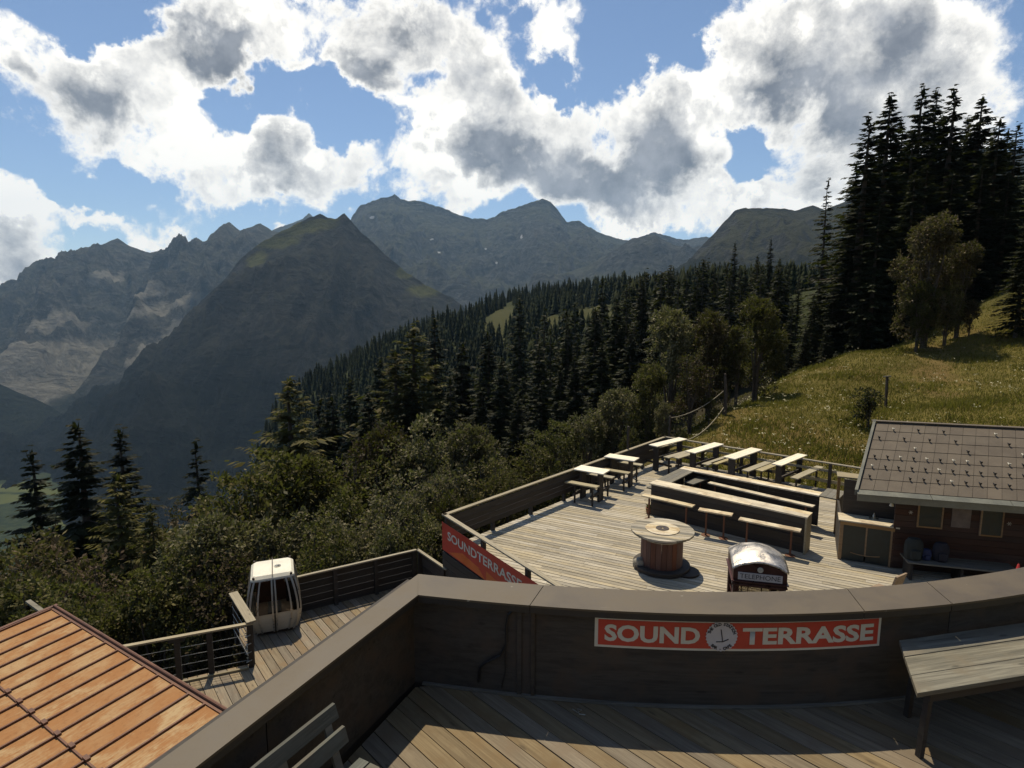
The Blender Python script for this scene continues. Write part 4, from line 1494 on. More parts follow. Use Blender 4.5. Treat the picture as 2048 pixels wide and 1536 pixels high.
# ------------------------------------------------------------------ decks laid in boards
def deck(name, label, poly, z, ang, width, gap, thick, mat, joint=None, seed=0, base_mat=None, base_drop=0.12):
    """each board is a part of the deck; boards run along the direction ang"""
    root = bpy.data.objects.new(name, None)
    COL.objects.link(root)
    cx, cy = sum(p[0] for p in poly) / len(poly), sum(p[1] for p in poly) / len(poly)
    root.location = (cx, cy, z)
    tag(root, label, kind='structure')
    g = random.Random(seed)
    ca, sa = math.cos(ang), math.sin(ang)
    loc = [((x - cx) * ca + (y - cy) * sa, -(x - cx) * sa + (y - cy) * ca) for x, y in poly]
    ys = [p[1] for p in loc]
    y = min(ys)
    while y < max(ys):
        y1 = min(y + width - gap, max(ys))
        strip = clip_half(clip_half(loc, (0, 1), y1), (0, -1), -y)
        segs = [strip]
        if joint and len(strip) > 2:
            xs = [p[0] for p in strip]
            q = min(xs) + g.uniform(0.3, 1) * joint
            segs, rem = [], strip
            while q < max(xs) - 0.4:
                segs.append(clip_half(rem, (1, 0), q - 0.002))
                rem = clip_half(rem, (-1, 0), -(q + 0.002))
                q += joint * g.uniform(0.85, 1.1)
            segs.append(rem)
        for sg in segs:
            if len(sg) < 3 or max(p[0] for p in sg) - min(p[0] for p in sg) < 0.05:
                continue
            mx, my = sum(p[0] for p in sg) / len(sg), (y + y1) / 2
            dz = g.uniform(-0.002, 0.002)
            b = MB().prism([(p[0] - mx, p[1] - my) for p in sg], -thick, 0)
            o = b.build('board', mat, root)
            o.location = (mx * ca - my * sa, mx * sa + my * ca, dz)
            o.rotation_euler = (0, 0, ang + g.uniform(-0.0006, 0.0006))
        y += width
    # joists under the boards close the gaps
    b = MB().prism([(p[0] - cx, p[1] - cy) for p in poly], -thick - base_drop, -thick - 0.004)
    b.build('joist_frame', base_mat or M['dark'], root)
    return root


# lower terrace
FA, FB, FC = Vector((-1.81, 15.58)), Vector((6.48, 24.86)), Vector((12.6, 19.62))
FD = Vector((4.6, 6.1))
lower_poly = [(-1.86, 15.58), (6.48, 24.95), (13.4, 19.0), (17.5, 17.0), (17.5, 6.7), (4.2, 6.7)]
deck('lower_terrace_deck', 'large sun bleached lower terrace deck of narrow boards', lower_poly, 0.0, math.radians(-27.5), 0.146, 0.021, 0.03, M['deck'], joint=4.2, seed=3)
# gondola deck
gz = -1.5
g_poly = [(-10.0, 10.9), (-5.9, 12.72), (-6.98, 14.1), (-5.9, 14.8), (-2.75, 16.72), (-1.8, 15.4), (-1.8, 7.2), (-10, 7.2)]
deck('gondola_deck', 'small lower deck of weathered boards under the white gondola cabin', g_poly, gz, math.radians(-52), 0.19, 0.014, 0.035, M['deck_low'], seed=5)


# upper deck with the curved parapet
IN = np.array([(-0.99, 5.93), (0.18, 5.72), (1.0, 5.60), (1.85, 5.54), (2.7, 5.55), (3.51, 5.60), (4.49, 5.74), (5.4, 5.96), (6.6, 6.33), (7.8, 6.80)])
FIT = np.polyfit(IN[:, 0], IN[:, 1], 4)


def fin(x):
    return float(np.polyval(FIT, x))


def dfin(x):
    return float(np.polyval(np.polyder(FIT), x))


up_poly = [(-3.6, 0.2), (-3.4, 0.9)] + [(-2.1, 3.6), (-1.05, 6.0)] + [(x, fin(x) + 0.2) for x in np.linspace(-0.6, 7.6, 12)] + [(7.6, 0.2)]
deck('upper_deck', 'upper deck of wide brown grey boards inside the parapet', up_poly, 2.57, math.radians(-46.5), 0.178, 0.010, 0.035, M['deck_up'], joint=None, seed=9)

CT = 3.67   # top of the parapet capping
par = thing('parapet', 'curved dark panelled parapet with brown sheet metal capping around the upper deck', 'parapet', (0, 5.6, 2.57))
PO = Vector((0, 5.6, 2.57))


def off(x, d):
    """point at distance d outside the inner edge of the curved capping"""
    k = dfin(x)
    n = Vector((-k, 1.0)).normalized()
    return Vector((x + n.x * d, fin(x) + n.y * d))


def strip_curve(b, x0, x1, d0, d1, z0, z1, n=10, s0=0.0, s1=0.0):
    """closed curved slab between offsets d0 and d1; s0, s1 skew its ends"""
    xs = np.linspace(x0, x1, n)
    rows = []
    for i, x in enumerate(xs):
        sk0 = s0 * (1 - i / (n - 1)) + s1 * (i / (n - 1))
        a = off(x, d0)
        c = off(x + sk0, d1)
        rows.append((a, c))
    for i in range(n - 1):
        a, c = rows[i]
        a2, c2 = rows[i + 1]
        q = [Vector((*p, 0)) - PO for p in (a, a2, c2, c)]
        lo = [(p.x, p.y, z0 - 2.57) for p in q]
        hi = [(p.x, p.y, z1 - 2.57) for p in q]
        o = len(b.v)
        b.v += lo + hi
        b.f += [(o + 3, o + 2, o + 1, o), (o + 4, o + 5, o + 6, o + 7), (o, o + 1, o + 5, o + 4), (o + 2, o + 3, o + 7, o + 6)]
        if i == 0:
            b.f.append((o + 3, o, o + 4, o + 7))
        if i == n - 2:
            b.f.append((o + 1, o + 2, o + 6, o + 5))
    return b


CWID = 0.46
joints = [-0.99, 0.18, 3.51, 4.49, 6.1, 7.8]
skew = [-0.17, 0.10, 0.14, 0.16, 0.1, 0.1]
for i in range(5):
    e = 0.004
    b = MB()
    strip_curve(b, joints[i] + (e if i else 0), joints[i + 1] - e, 0.0, CWID, CT - 0.022, CT, 14, skew[i], skew[i + 1])
    o = b.build('cap', M['cap'], par)
    b = MB()
    strip_curve(b, joints[i] + (e if i else 0.0), joints[i + 1] - e, 0.004, 0.024, CT - 0.085, CT - 0.0225, 14)
    b.build('drip_edge', M['capedge'], par)
    b = MB()
    strip_curve(b, joints[i] + (e if i else 0.0), joints[i + 1] - e, CWID - 0.024, CWID - 0.004, CT - 0.085, CT - 0.0225, 14)
    b.build('drip_edge', M['capedge'], par)
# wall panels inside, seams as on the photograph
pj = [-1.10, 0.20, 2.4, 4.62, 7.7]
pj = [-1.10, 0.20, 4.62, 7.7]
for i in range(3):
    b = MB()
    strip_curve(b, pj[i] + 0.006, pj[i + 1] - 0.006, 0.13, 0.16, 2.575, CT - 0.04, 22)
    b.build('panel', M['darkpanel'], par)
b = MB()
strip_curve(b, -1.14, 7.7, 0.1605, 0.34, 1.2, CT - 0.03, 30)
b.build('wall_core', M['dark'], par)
for x in (0.06, 0.20):
    p = off(x, 0.115)
    q = Vector((p.x, p.y, 0)) - PO
    MB().box(-0.02 if x > .1 else -0.025, 0.02, -0.012, 0.012, 0.005, CT - 2.57 - 0.05).build('batten', M['darkpanel'], par, loc=(q.x, q.y, 0))
b = MB()
strip_curve(b, -1.0, 7.6, 0.095, 0.128, 2.576, 2.60, 30)
b.build('skirting', M['weather'], par)

# straight wing running towards the camera on the left
cin = Vector((-0.99, fin(-0.99)))
wd = Vector((-0.427, -0.904)).normalized()
wn = Vector((-0.904, 0.427)).normalized()
co = off(-0.99 - 0.17, CWID)
wing = thing('parapet', 'straight dark parapet wing with broad brown capping running to the bottom left', 'parapet', (cin.x, cin.y, 2.57))
LW = 6.6


def wq(s, d, z):
    p = cin + wd * s + wn * d
    return (p.x - cin.x, p.y - cin.y, z - 2.57)


cor = (co.x - cin.x, co.y - cin.y)
for z0, z1, dd, nm, mt in ((CT - 0.022, CT, 0.0, 'cap', M['cap']),):
    b = MB()
    s_c = (co - cin).dot(wd)
    w_ = (co - cin).dot(wn)
    q = [(0.003, -0.003), (cor[0] + .002, cor[1] - .006)]
    p1, p2 = wq(LW, w_, 0), wq(LW, 0, 0)
    b.prism([q[0], q[1], p1[:2], p2[:2]][::-1], z0 - 2.57, z1 - 2.57)
    b.build(nm, mt, wing)
b = MB()
b.hexa([wq(0.0, 0.004, CT - .085), wq(0.0, 0.024, CT - .085), wq(LW, 0.024, CT - .085), wq(LW, 0.004, CT - .085)][::-1],
       [wq(0.0, 0.004, CT - .0225), wq(0.0, 0.024, CT - .0225), wq(LW, 0.024, CT - .0225), wq(LW, 0.004, CT - .0225)][::-1])
b.hexa([wq(-.3, w_ - .024, CT - .085), wq(-.3, w_ - .004, CT - .085), wq(LW, w_ - .004, CT - .085), wq(LW, w_ - .024, CT - .085)][::-1],
       [wq(-.3, w_ - .024, CT - .0225), wq(-.3, w_ - .004, CT - .0225), wq(LW, w_ - .004, CT - .0225), wq(LW, w_ - .024, CT - .0225)][::-1])
b.build('drip_edge', M['capedge'], wing)
ss = [-0.17, 1.9, 3.9, LW]
for i in range(3):
    b = MB()
    a0, a1 = ss[i] + .006, ss[i + 1] - .006
    b.hexa([wq(a0, .16, 2.575), wq(a0, .13, 2.575), wq(a1, .13, 2.575), wq(a1, .16, 2.575)], [wq(a0, .16, CT - .04), wq(a0, .13, CT - .04), wq(a1, .13, CT - .04), wq(a1, .16, CT - .04)])
    b.build('panel', M['darkpanel'], wing)
b = MB()
b.hexa([wq(-.3, .34, 0.4), wq(-.3, .161, 0.4), wq(LW, .161, 0.4), wq(LW, .34, 0.4)], [wq(-.3, .34, CT - .03), wq(-.3, .161, CT - .03), wq(LW, .161, CT - .03), wq(LW, .34, CT - .03)])
b.build('wall_core', M['dark'], wing)

# banner on the parapet
def wall_pt(x, z, d=0.0):
    p = off(x, 0.13 - d)
    return Vector((p.x, p.y, z))


ban = thing('banner', 'red banner with cream letters SOUND TERRASSE on the inside of the curved parapet', 'banner', wall_pt(2.28, 3.19))
BO = Vector(ban.location)


def wall_hit(px, py):
    d = ray(px, py)
    t = 5.0
    for _ in range(30):
        p = Vector((0, 0, H)) + d * t
        e = (fin(p.x) + 0.13) - p.y
        t += e / d.y
    return Vector((0, 0, H)) + d * t


bl, br_ = wall_hit(1187, 1232), wall_hit(1765, 1237)
X0, X1 = bl.x, br_.x
zt0, zt1 = 3.535, 3.205


def curved_plate(b, x0, x1, z0, z1, d, n=16, th=0.002):
    xs = np.linspace(x0, x1, n)
    for i in range(n - 1):
        q = []
        for zz in (z0, z1):
            for x, dd in ((xs[i], d), (xs[i + 1], d), (xs[i + 1], d - th), (xs[i], d - th)):
                q.append(wall_pt(x, zz, dd) - BO)
        b.hexa(q[:4], q[4:])
    return b


curved_plate(MB(), X0, X1, zt1, zt0, 0.008, 24, 0.006).build('backing', M['signwhite'], ban)
curved_plate(MB(), X0 + .035, X1 - .03, zt1 + .026, zt0 - .026, 0.012, 24, 0.003).build('red_field', M['signred'], ban)


def put_text(s, xc, zc, wid, hgt, mat, parent, d, bold=0.0, name='lettering'):
    me = text_mesh(s, 1.0, bold)
    x0, x1 = text_width(me)
    zs = [v.co.y for v in me.vertices]
    z0, z1 = min(zs), max(zs)
    for v in me.vertices:
        u = (v.co.x - (x0 + x1) / 2) / (x1 - x0) * wid
        w = (v.co.y - (z0 + z1) / 2) / (z1 - z0) * hgt
        v.co = wall_pt(xc + u, zc + w, d) - BO
    return link(name, me, mat, parent)


zc = (zt0 + zt1) / 2
W_ = X1 - X0
put_text('SOUND', X0 + W_ * 0.196, zc, W_ * 0.325, 0.185, M['signwhite'], ban, 0.0165, 0.035)
put_text('TERRASSE', X0 + W_ * 0.738, zc, W_ * 0.468, 0.185, M['signwhite'], ban, 0.0165, 0.035)
lx = X0 + W_ * 0.432


def disc_on_wall(b, xc, zc, r, d, n=32, scal=0.0, th=0.003):
    o = len(b.v)
    b.v.append(tuple(wall_pt(xc, zc, d) - BO))
    for k in range(n):
        a = 2 * math.pi * k / n
        q = r * (1 + (scal if k % 2 else 0))
        b.v.append(tuple(wall_pt(xc + math.cos(a) * q, zc + math.sin(a) * q, d) - BO))
    for k in range(n):
        b.f.append((o, o + 1 + k, o + 1 + (k + 1) % n))
    return b


lg = disc_on_wall(MB(), lx, zc, 0.165, 0.019, 56, -0.07).build('logo_badge', M['signgrey'], ban)


def arc_text(s, xc, zc, r, a_mid, span, size, d, parent, flip=False):
    for i, ch in enumerate(s):
        if ch == ' ':
            continue
        a = a_mid + (-1 if not flip else 1) * span * (i / (len(s) - 1) - 0.5)
        me = text_mesh(ch, size, 0.002)
        rot = a - math.pi / 2 if not flip else a + math.pi / 2
        for v in me.vertices:
            x_, y_ = v.co.x, v.co.y
            u = xc + math.cos(a) * r + x_ * math.cos(rot) - y_ * math.sin(rot)
            w = zc + math.sin(a) * r + x_ * math.sin(rot) + y_ * math.cos(rot)
            v.co = wall_pt(u, w, d) - BO
        link('lettering', me, M['ink'], parent)


arc_text('THE OLD STATION', lx, zc, 0.132, math.pi / 2, 2.5, 0.042, 0.0225, lg)
arc_text('BAR - CAFE', lx, zc, 0.134, -math.pi / 2, 1.5, 0.042, 0.0225, lg, True)
for (a, c) in (((-0.01, 0.075), (0.012, -0.055)), ((-0.055, -0.058), (0.012, -0.055)), ((0.012, -0.055), (0.07, -0.03))):
    pa, pb = wall_pt(lx + a[0], zc + a[1], 0.022) - BO, wall_pt(lx + c[0], zc + c[1], 0.022) - BO
    MB().bar(pa, pb, 0.009, 0.004, up=(0, 1, 0)).build('clock_hand', M['ink'], lg)

# black cable hanging from the parapet, with a hook
cb = thing('cable', 'black cable looped over a hook and hanging down the parapet left of the banner', 'cable', wall_pt(0.02, 3.5))
CO = Vector(cb.location)
pts = [(1050, 1222), (1040, 1216), (1028, 1216), (1017, 1226), (1013, 1245), (1012, 1285), (1000, 1308), (972, 1322), (960, 1332), (957, 1360)]
pp = [wall_hit(*p) - Vector((0, 0.03, 0)) - CO for p in pts]
MB().tube(pp, 0.014, 6).build('cord', M['black'], cb)
pp = [wall_hit(*p) - Vector((0, 0.03, 0)) - CO for p in [(1012, 1285), (1009, 1310), (1011, 1335), (1003, 1372)]]
MB().tube(pp, 0.007, 6).build('cord', M['black'], cb)
MB().tube([(0.16, -0.02, 0.05), (0.20, -0.04, 0.04), (0.20, -0.04, -0.03), (0.17, -0.03, -0.05)], 0.006, 6).build('hook', M['steel'], cb)
p = P(1145, 1418, 2.59)
MB().tube([(0, 0, 0), (.05, -.06, .004), (.09, -.02, .004), (.05, 0.0, .004), (.06, -.08, .004), (.12, -.09, .002)], 0.005, 5).build('wire_scrap', M['galv'], None, loc=p)
tag(COL.objects['wire_scrap'], 'small bent piece of pale wire lying on the upper deck below the parapet', 'wire')

# ------------------------------------------------------------------ weathered table at the right of the upper deck
TZ = 3.32
tb = [P(1835, 1387, TZ), P(1798, 1280, TZ), P(2060, 1241, TZ), P(2060, 1352, TZ)]
ex = ((tb[3] - tb[0]) + (tb[2] - tb[1])).normalized()
o0 = tb[0]
M['tableplank'] = wood('cracked_grey_table_wood', (0.065, 0.060, 0.046), (0.215, 0.20, 0.155), (0.14, 0.12, 0.085), vary=0.12, stain=1.0, grain=0.6)
tbl = thing('weathered_table', 'heavy grey weathered plank table against the right part of the parapet', 'table', (o0.x, o0.y, 2.57), math.atan2(ex.y, ex.x))
Lt = 3.2
side = Vector((-ex.y, ex.x, 0))
dep = min((tb[1] - tb[0]).dot(side), 0.98)
skw = (tb[1] - tb[0]).dot(ex)
nb_ = 3
wds = [0.0, 0.31, 0.66, 1.0]
for i in range(nb_):
    y0, y1 = dep * wds[i] + 0.004, dep * wds[i + 1] - 0.004
    b = MB()
    b.prism([(skw * y0 / dep, y0), (Lt, y0), (Lt, y1), (skw * y1 / dep, y1)], 0.75 - 0.045, 0.75 - 0.003 * (i % 2))
    b.build('plank', M['tableplank'], tbl, bevel=0.004)
for x in (0.16, 2.6):
    for y in (0.12, dep - 0.14):
        xx = x + skw * y / dep
        MB().bar((xx - 0.02, y, 0.0), (xx + 0.02, y, 0.70), 0.055, 0.045).build('leg', M['dark'], tbl)
    MB().bar((x + skw * .08 / dep, .08, .66), (x + skw * (dep - .08) / dep, dep - .08, .66), .04, .08).build('crosspiece', M['dark'], tbl)
MB().box(0.2, Lt - .1, .05, .08, .60, .704).build('apron', M['dark'], tbl)

# ------------------------------------------------------------------ green bench in the lower left
bt = P(672, 1408, 3.42)
be = P(500, 1545, 3.42)
ex = (be - bt).normalized()
M['greenwood'] = wood('green_stained_bench_wood', (0.055, 0.062, 0.052), (0.10, 0.105, 0.088), (0.085, 0.075, 0.055), vary=0.2, knots=False)
gb = thing('garden_bench', 'dark green slatted bench with a sunlit top edge at the bottom left', 'bench', (bt.x, bt.y, 2.57), math.atan2(ex.y, ex.x))
# local x runs along the back towards the camera, local +y towards the deck
LB = 1.7
tl = 0.22
for k, (z0, z1, off_) in enumerate(((0.74, 0.85, 0.0), (0.56, 0.68, 0.10))):
    MB().hexa([(0, off_, z0), (LB, off_, z0), (LB, off_ + .03, z0), (0, off_ + .03, z0)],
              [(0, off_ - .04, z1), (LB, off_ - .04, z1), (LB, off_ - .01, z1), (0, off_ - .01, z1)]).build('back_slat', M['greenwood'], gb)
for x in (0.12, 0.62, 1.4):
    MB().bar((x, 0.16, 0.30), (x, -0.005, 0.80), 0.16 if x > .5 and x < 1 else .07, 0.025, up=(0, 1, 0)).build('back_post', M['weather'], gb)
for k in range(4):
    y = 0.24 + k * 0.115
    MB().box(0, LB, y, y + 0.10, 0.43, 0.455).build('seat_slat', M['greenwood'], gb)
for x in (0.15, 1.5):
    for y in (0.22, 0.62):
        MB().bar((x, y, 0), (x, y, 0.43), 0.06, 0.05, up=(1, 0, 0)).build('leg', M['greenwood'], gb)
    MB().box(x - .03, x + .03, .2, .66, .385, .43).build('seat_bearer', M['greenwood'], gb)

# ------------------------------------------------------------------ fences of the lower terrace
def fence(label, a, b_, zb, rail_h, posts, clad, cat='fence', rails=(), inset=0.0, rail_w=0.13, skirt=None, name='fence', dirn=1):
    """a, b_: plan points; clad: (z0, z1, boards)"""
    a, b_ = Vector(a), Vector(b_)
    L = (b_ - a).length
    ang = math.atan2(b_.y - a.y, b_.x - a.x)
    f = thing(name, label, cat, (a.x, a.y, zb), ang)
    MB().box(-rail_w * 0.5, L + rail_w * 0.3, -rail_w / 2, rail_w / 2, rail_h - 0.04, rail_h).build('handrail', M['rail'], f, bevel=0.004)
    for k in range(posts):
        x = 0.12 + (L - 0.24) * k / (posts - 1)
        MB().box(x - 0.05, x + 0.05, -0.05, 0.05, -0.25, rail_h - 0.0405).build('post', M['dark'], f)
    if clad:
        z0, z1, n = clad
        h = (z1 - z0) / n
        for k in range(n):
            MB().box(0, L, 0.052 * dirn, 0.076 * dirn, z0 + k * h + 0.006, z0 + (k + 1) * h - 0.006).build('board', M['dark'], f) if dirn > 0 else \
                MB().box(0, L, -0.076, -0.052, z0 + k * h + 0.006, z0 + (k + 1) * h - 0.006).build('board', M['dark'], f)
    for z, t_ in rails:
        MB().box(0, L, 0.052, 0.078, z - t_ / 2, z + t_ / 2).build('rail', M['bench'], f)
    if skirt:
        n = 4
        h = skirt / n
        for k in range(n):
            MB().box(0, L, -0.1, -0.075, -0.03 - (k + 1) * h + 0.006, -0.03 - k * h).build('skirt_board', M['dark'], f)
    return f, L


# left: from the sharp corner to the far corner; cladding on the valley side
fl, LL = fence('long dark boarded fence with a pale handrail along the valley side of the terrace', FA, FB, 0, 1.0, 8, (0.27, 0.93, 4), dirn=-1)
fb, Lb = fence('open fence of three thin rails along the meadow end of the terrace', FB, FC, 0, 1.0, 6, None, rails=((0.68, 0.09), (0.30, 0.12)))
fr, Lf = fence('dark boarded fence with the red banner at the near left corner of the terrace', FA, FD, 0, 1.0, 7, (0.06, 0.72, 4), dirn=-1)
for k in range(5):
    MB().box(0, Lf, -0.1, -0.076, -0.2 * k - 0.22, -0.2 * k - 0.03).build('skirt_board', M['dark'], fr)

# banner on the outside of that fence
b2 = thing('banner', 'long faded red banner lettered SOUNDTERRASSE outside the terrace fence', 'banner', (FA.x, FA.y, 0), math.atan2(FD.y - FA.y, FD.x - FA.x))
BL = 4.75
bz0, bz1 = 0.02, 0.80
MB().box(-0.02, BL, -0.088, -0.082, bz0, bz1).build('cloth', M['signred'], b2)


def flat_poly(pts, y, mat, nm, parent, th=0.002):
    n = len(pts)
    b = MB()
    b.v = [(p[0], y, p[1]) for p in pts] + [(p[0], y - th, p[1]) for p in pts]
    b.f = [tuple(range(n)), tuple(range(n, 2 * n))[::-1]] + [(i, (i + 1) % n, n + (i + 1) % n, n + i) for i in range(n)]
    return b.build(nm, mat, parent)


flat_poly([(0.35, .06), (1.1, .30), (1.9, .22), (2.2, .03)], -0.089, M['signorange'], 'printed_shape', b2)
flat_poly([(2.25, .04), (2.25, .27), (3.5, .12), (3.5, .04)], -0.089, M['signorange'], 'printed_shape', b2)
me = text_mesh('SOUNDTERRASSE', 1.0, 0.02)
x0, x1 = text_width(me)
for v in me.vertices:
    v.co = Vector((0.30 + (v.co.x - x0) / (x1 - x0) * 3.45, -0.0925, 0.50 + v.co.y * 0.33))
link('lettering', me, M['signwhite'], b2)
b = MB()
o = len(b.v)
b.v = [(4.25 + math.cos(a) * .23 * (1 - .06 * (k % 2)), -0.0925, .36 + math.sin(a) * .27 * (1 - .06 * (k % 2))) for k, a in enumerate(np.linspace(0, 2 * math.pi, 45)[:-1])]
b.f = [tuple(range(44))]
lg2 = b.build('logo_badge', M['signwhite'], b2)
for a, c in (((4.24, .5), (4.27, .27)), ((4.17, .26), (4.27, .27)), ((4.27, .27), (4.36, .31))):
    MB().bar((a[0], -.096, a[1]), (c[0], -.096, c[1]), 0.012, 0.004, up=(0, 1, 0)).build('clock_hand', M['ink'], lg2)

# dark thin pole behind the far part of the left fence
p = P(1262, 905, 0.9)
tag(MB().tube([(0, 0, -3.5), (0, 0, 1.0)], 0.045, 8).build('pole', M['dark'], None, loc=(p.x - .1, p.y + .15, 0.9)), 'thin dark pole standing behind the handrail at the far left of the terrace', 'pole')
# ropes from the tree to the terrace corner
a1, a2 = G(1340, 836, 29), G(1447, 782, 31.5)
b1, b2_ = G(1375, 880, 25.5), G(1447, 815, 31.5)
for (q0, q1, lab) in ((a1, a2, 'pale sagging rope running up to the small tree at the meadow edge'), (b1, b2_, 'lower pale rope from the far terrace corner to the same small tree')):
    pts = [q0 + (q1 - q0) * s + Vector((0, 0, -0.55 * 4 * s * (1 - s) * 0.5)) - q0 for s in np.linspace(0, 1, 9)]
    tag(MB().tube(pts, 0.022, 6).build('rope', M['rail'], None, loc=q0), lab, 'rope')
for q, lab in ((a1, 'short post holding the upper rope behind the terrace fence'),):
    zt = tz(q.x, q.y)
    tag(MB().tube([(0, 0, zt - q.z - .3), (0, 0, 0.1)], 0.05, 8).build('rope_post', M['bark'], None, loc=q), lab, 'post')
q = G(1451, 770, 31.6)
zt = tz(q.x, q.y)
tag(MB().tube([(0.02, 0, zt - q.z - .3), (0.05, 0, (zt - q.z) * .4), (-.05, 0, 0.6)], [0.13, 0.10, 0.06], 8).build('tree_stump', M['bark'], None, loc=q), 'bare dark trunk at the meadow edge where the ropes are tied', 'trunk')
# ------------------------------------------------------------------ high tables with benches
def high_table(pa, pb, pc, label, group, bs=0.62, ped_in=0.22):
    """pa near end corner, pb far end corner of the same long edge, pc other corner of the near end"""
    ex = (pb - pa)
    L = ex.length
    ex.normalize()
    sd = Vector((-ex.y, ex.x, 0))
    w = abs((pc - pa).dot(sd))
    sg = 1 if (pc - pa).dot(sd) > 0 else -1
    mid = (pa + pb) / 2 + sd * sg * w / 2
    t_ = thing('high_table', label, 'table', (mid.x, mid.y, 0), math.atan2(ex.y, ex.x), group)
    zt = 1.05
    n = 3
    for k in range(n):
        y0 = -w / 2 + w * k / n
        MB().box(-L / 2, L / 2, y0 + .003, y0 + w / n - .003, zt - .035, zt).build('top_plank', M['table'], t_)
    for s in (-1, 1):
        x = s * (L / 2 - ped_in)
        MB().box(x - .04, x + .04, -w * 0.27, w * 0.27, 0.0, zt - .036).build('pedestal', M['dark'], t_)
        MB().box(x - .03, x + .03, -bs - .12, -w * .27 - .002, 0.28, 0.36).build('crossbar', M['dark'], t_)
        MB().box(x - .03, x + .03, w * .27 + .002, bs + .12, 0.28, 0.36).build('crossbar', M['dark'], t_)
        for q in (-1, 1):
            MB().box(x - .025, x + .025, q * bs - .025, q * bs + .025, 0.0, .66).build('bench_leg', M['dark'], t_)
    for q in (-1, 1):
        MB().box(-L / 2 + .02, L / 2 + .1, q * bs - .13, q * bs + .13, .66, .70).build('bench_seat', M['bench'], t_)
    MB().box(-L / 2 + ped_in + .041, L / 2 - ped_in - .041, -.03, .03, .45, .53).build('stretcher', M['dark'], t_)
    return t_


zt = 1.05
T = [((1206, 948), (1147, 938), (1225, 940), 'high table with sunlit top nearest the sharp left corner of the terrace'),
     ((1268, 922), (1208, 913), (1283, 916), 'second high table along the left fence, turned like its nearer neighbour'),
     ((1315, 893), (1375, 878), (1297, 889), 'high table in the far corner, leftmost of the slanting row'),
     ((1390, 906), (1448, 888), (1370, 902), 'second high table from the far corner in the slanting row'),
     ((1470, 918), (1525, 899), (1447, 913), 'third high table from the far corner in the slanting row'),
     ((1563, 931), (1615, 910), (1540, 928), 'high table of the slanting row closest to the hut')]
for a, b_, c, lab in T:
    high_table(P(*a, zt), P(*b_, zt), P(*c, zt), lab, 'high tables with benches at the back of the terrace')

# ------------------------------------------------------------------ long bar with two arms
F1, F2 = P(1298, 966, 1.05), P(1615, 1035, 1.05)
ex = (F2 - F1)
Lb1 = ex.length
ex.normalize()
sd = Vector((-ex.y, ex.x, 0))
bar = thing('bar_counter', 'long U shaped wooden bar counter with planked top in the middle of the terrace', 'bar counter', (F1.x, F1.y, 0), math.atan2(ex.y, ex.x))
WB = 0.50
Dp = 2.15


def bx(x0, x1, y0, y1, z0, z1, nm, mt, bev=0.0):
    return MB().box(x0, x1, y0, y1, z0, z1).build(nm, mt, bar, bevel=bev)


for k in range(2):
    y0 = WB * k / 2
    xs = [0.0, 1.55, 3.1, Lb1] if k == 0 else [0.0, 0.9, 2.5, 3.9, Lb1]
    for i in range(len(xs) - 1):
        bx(xs[i] + .002, xs[i + 1] - .002, y0 + .003, y0 + WB / 2 - .003, 1.01, 1.05 - .002 * ((i + k) % 2), 'top_plank', M['bar'])
# left arm
for k in range(3):
    x0 = 0.0 + k * .17
    o = bx(x0 + .003, x0 + .167, WB + .004, Dp - .004, 1.01, 1.048, 'top_plank', M['weather'])
# back counter
for k in range(2):
    bx(0.0, Lb1 - .25, Dp + .2 * k + .003, Dp + .2 * (k + 1) - .003, 1.01, 1.05, 'top_plank', M['bar'])
for k in range(3):
    x0 = Lb1 - .245 + k * .17
    bx(x0 + .003, x0 + .167, Dp, Dp + .95, 1.01, 1.048, 'top_plank', M['weather'])
# bodies
for k in range(5):
    bx(.06, Lb1 - .06, .07, .095, .02 + k * .198, .02 + k * .198 + .19, 'front_board', M['dark'])
    bx(.06, Lb1 - .3, Dp + .30, Dp + .325, .02 + k * .198, .02 + k * .198 + .19, 'front_board', M['dark'])
    bx(.03, .055, .10, Dp + .3, .02 + k * .198, .02 + k * .198 + .19, 'side_board', M['dark'])
bx(Lb1 - .055, Lb1 - .01, .012, WB - .012, 0, 1.008, 'end_panel', M['rail'])
bx(Lb1 + .20, Lb1 + .24, Dp + .02, Dp + .93, 0, 1.008, 'end_panel', M['dark'])
bx(.1, Lb1 - .1, .02, .06, .42, .47, 'foot_rail', M['dark'])
for x in (1.2, 2.6, 3.9):
    bx(x, x + .05, Dp + .02, Dp + .08, 0, 1.008, 'post', M['dark'])

BARM = Matrix.Translation((F1.x, F1.y, 0)) @ Matrix.Rotation(math.atan2(ex.y, ex.x), 4, 'Z')


def bench_simple(cx, cy, L, label, w=0.24, z=0.76, rot=0.0, legs='steel', mat='bar', group='benches around the bar counter'):
    c = BARM @ Vector((cx, cy, 0))
    o = thing('bar_bench', label, 'bench', c, math.atan2(ex.y, ex.x) + rot, group)
    MB().box(-L / 2, L / 2, -w / 2, w / 2, z - .04, z).build('seat', M[mat], o, bevel=0.003)
    for s in (-1, 1):
        x = s * (L / 2 - .22)
        MB().box(x - .022, x + .022, -.022, .022, .012, z - .041).build('leg', M['rust'], o)
        MB().lathe([(0, 0.012), (.13, .012), (.13, 0), (0, 0)], 14, (x, 0, 0)).build('foot_plate', M['rust'], o)
    return o


def to_bar(px, py, z):
    return BARM.inverted() @ P(px, py, z)


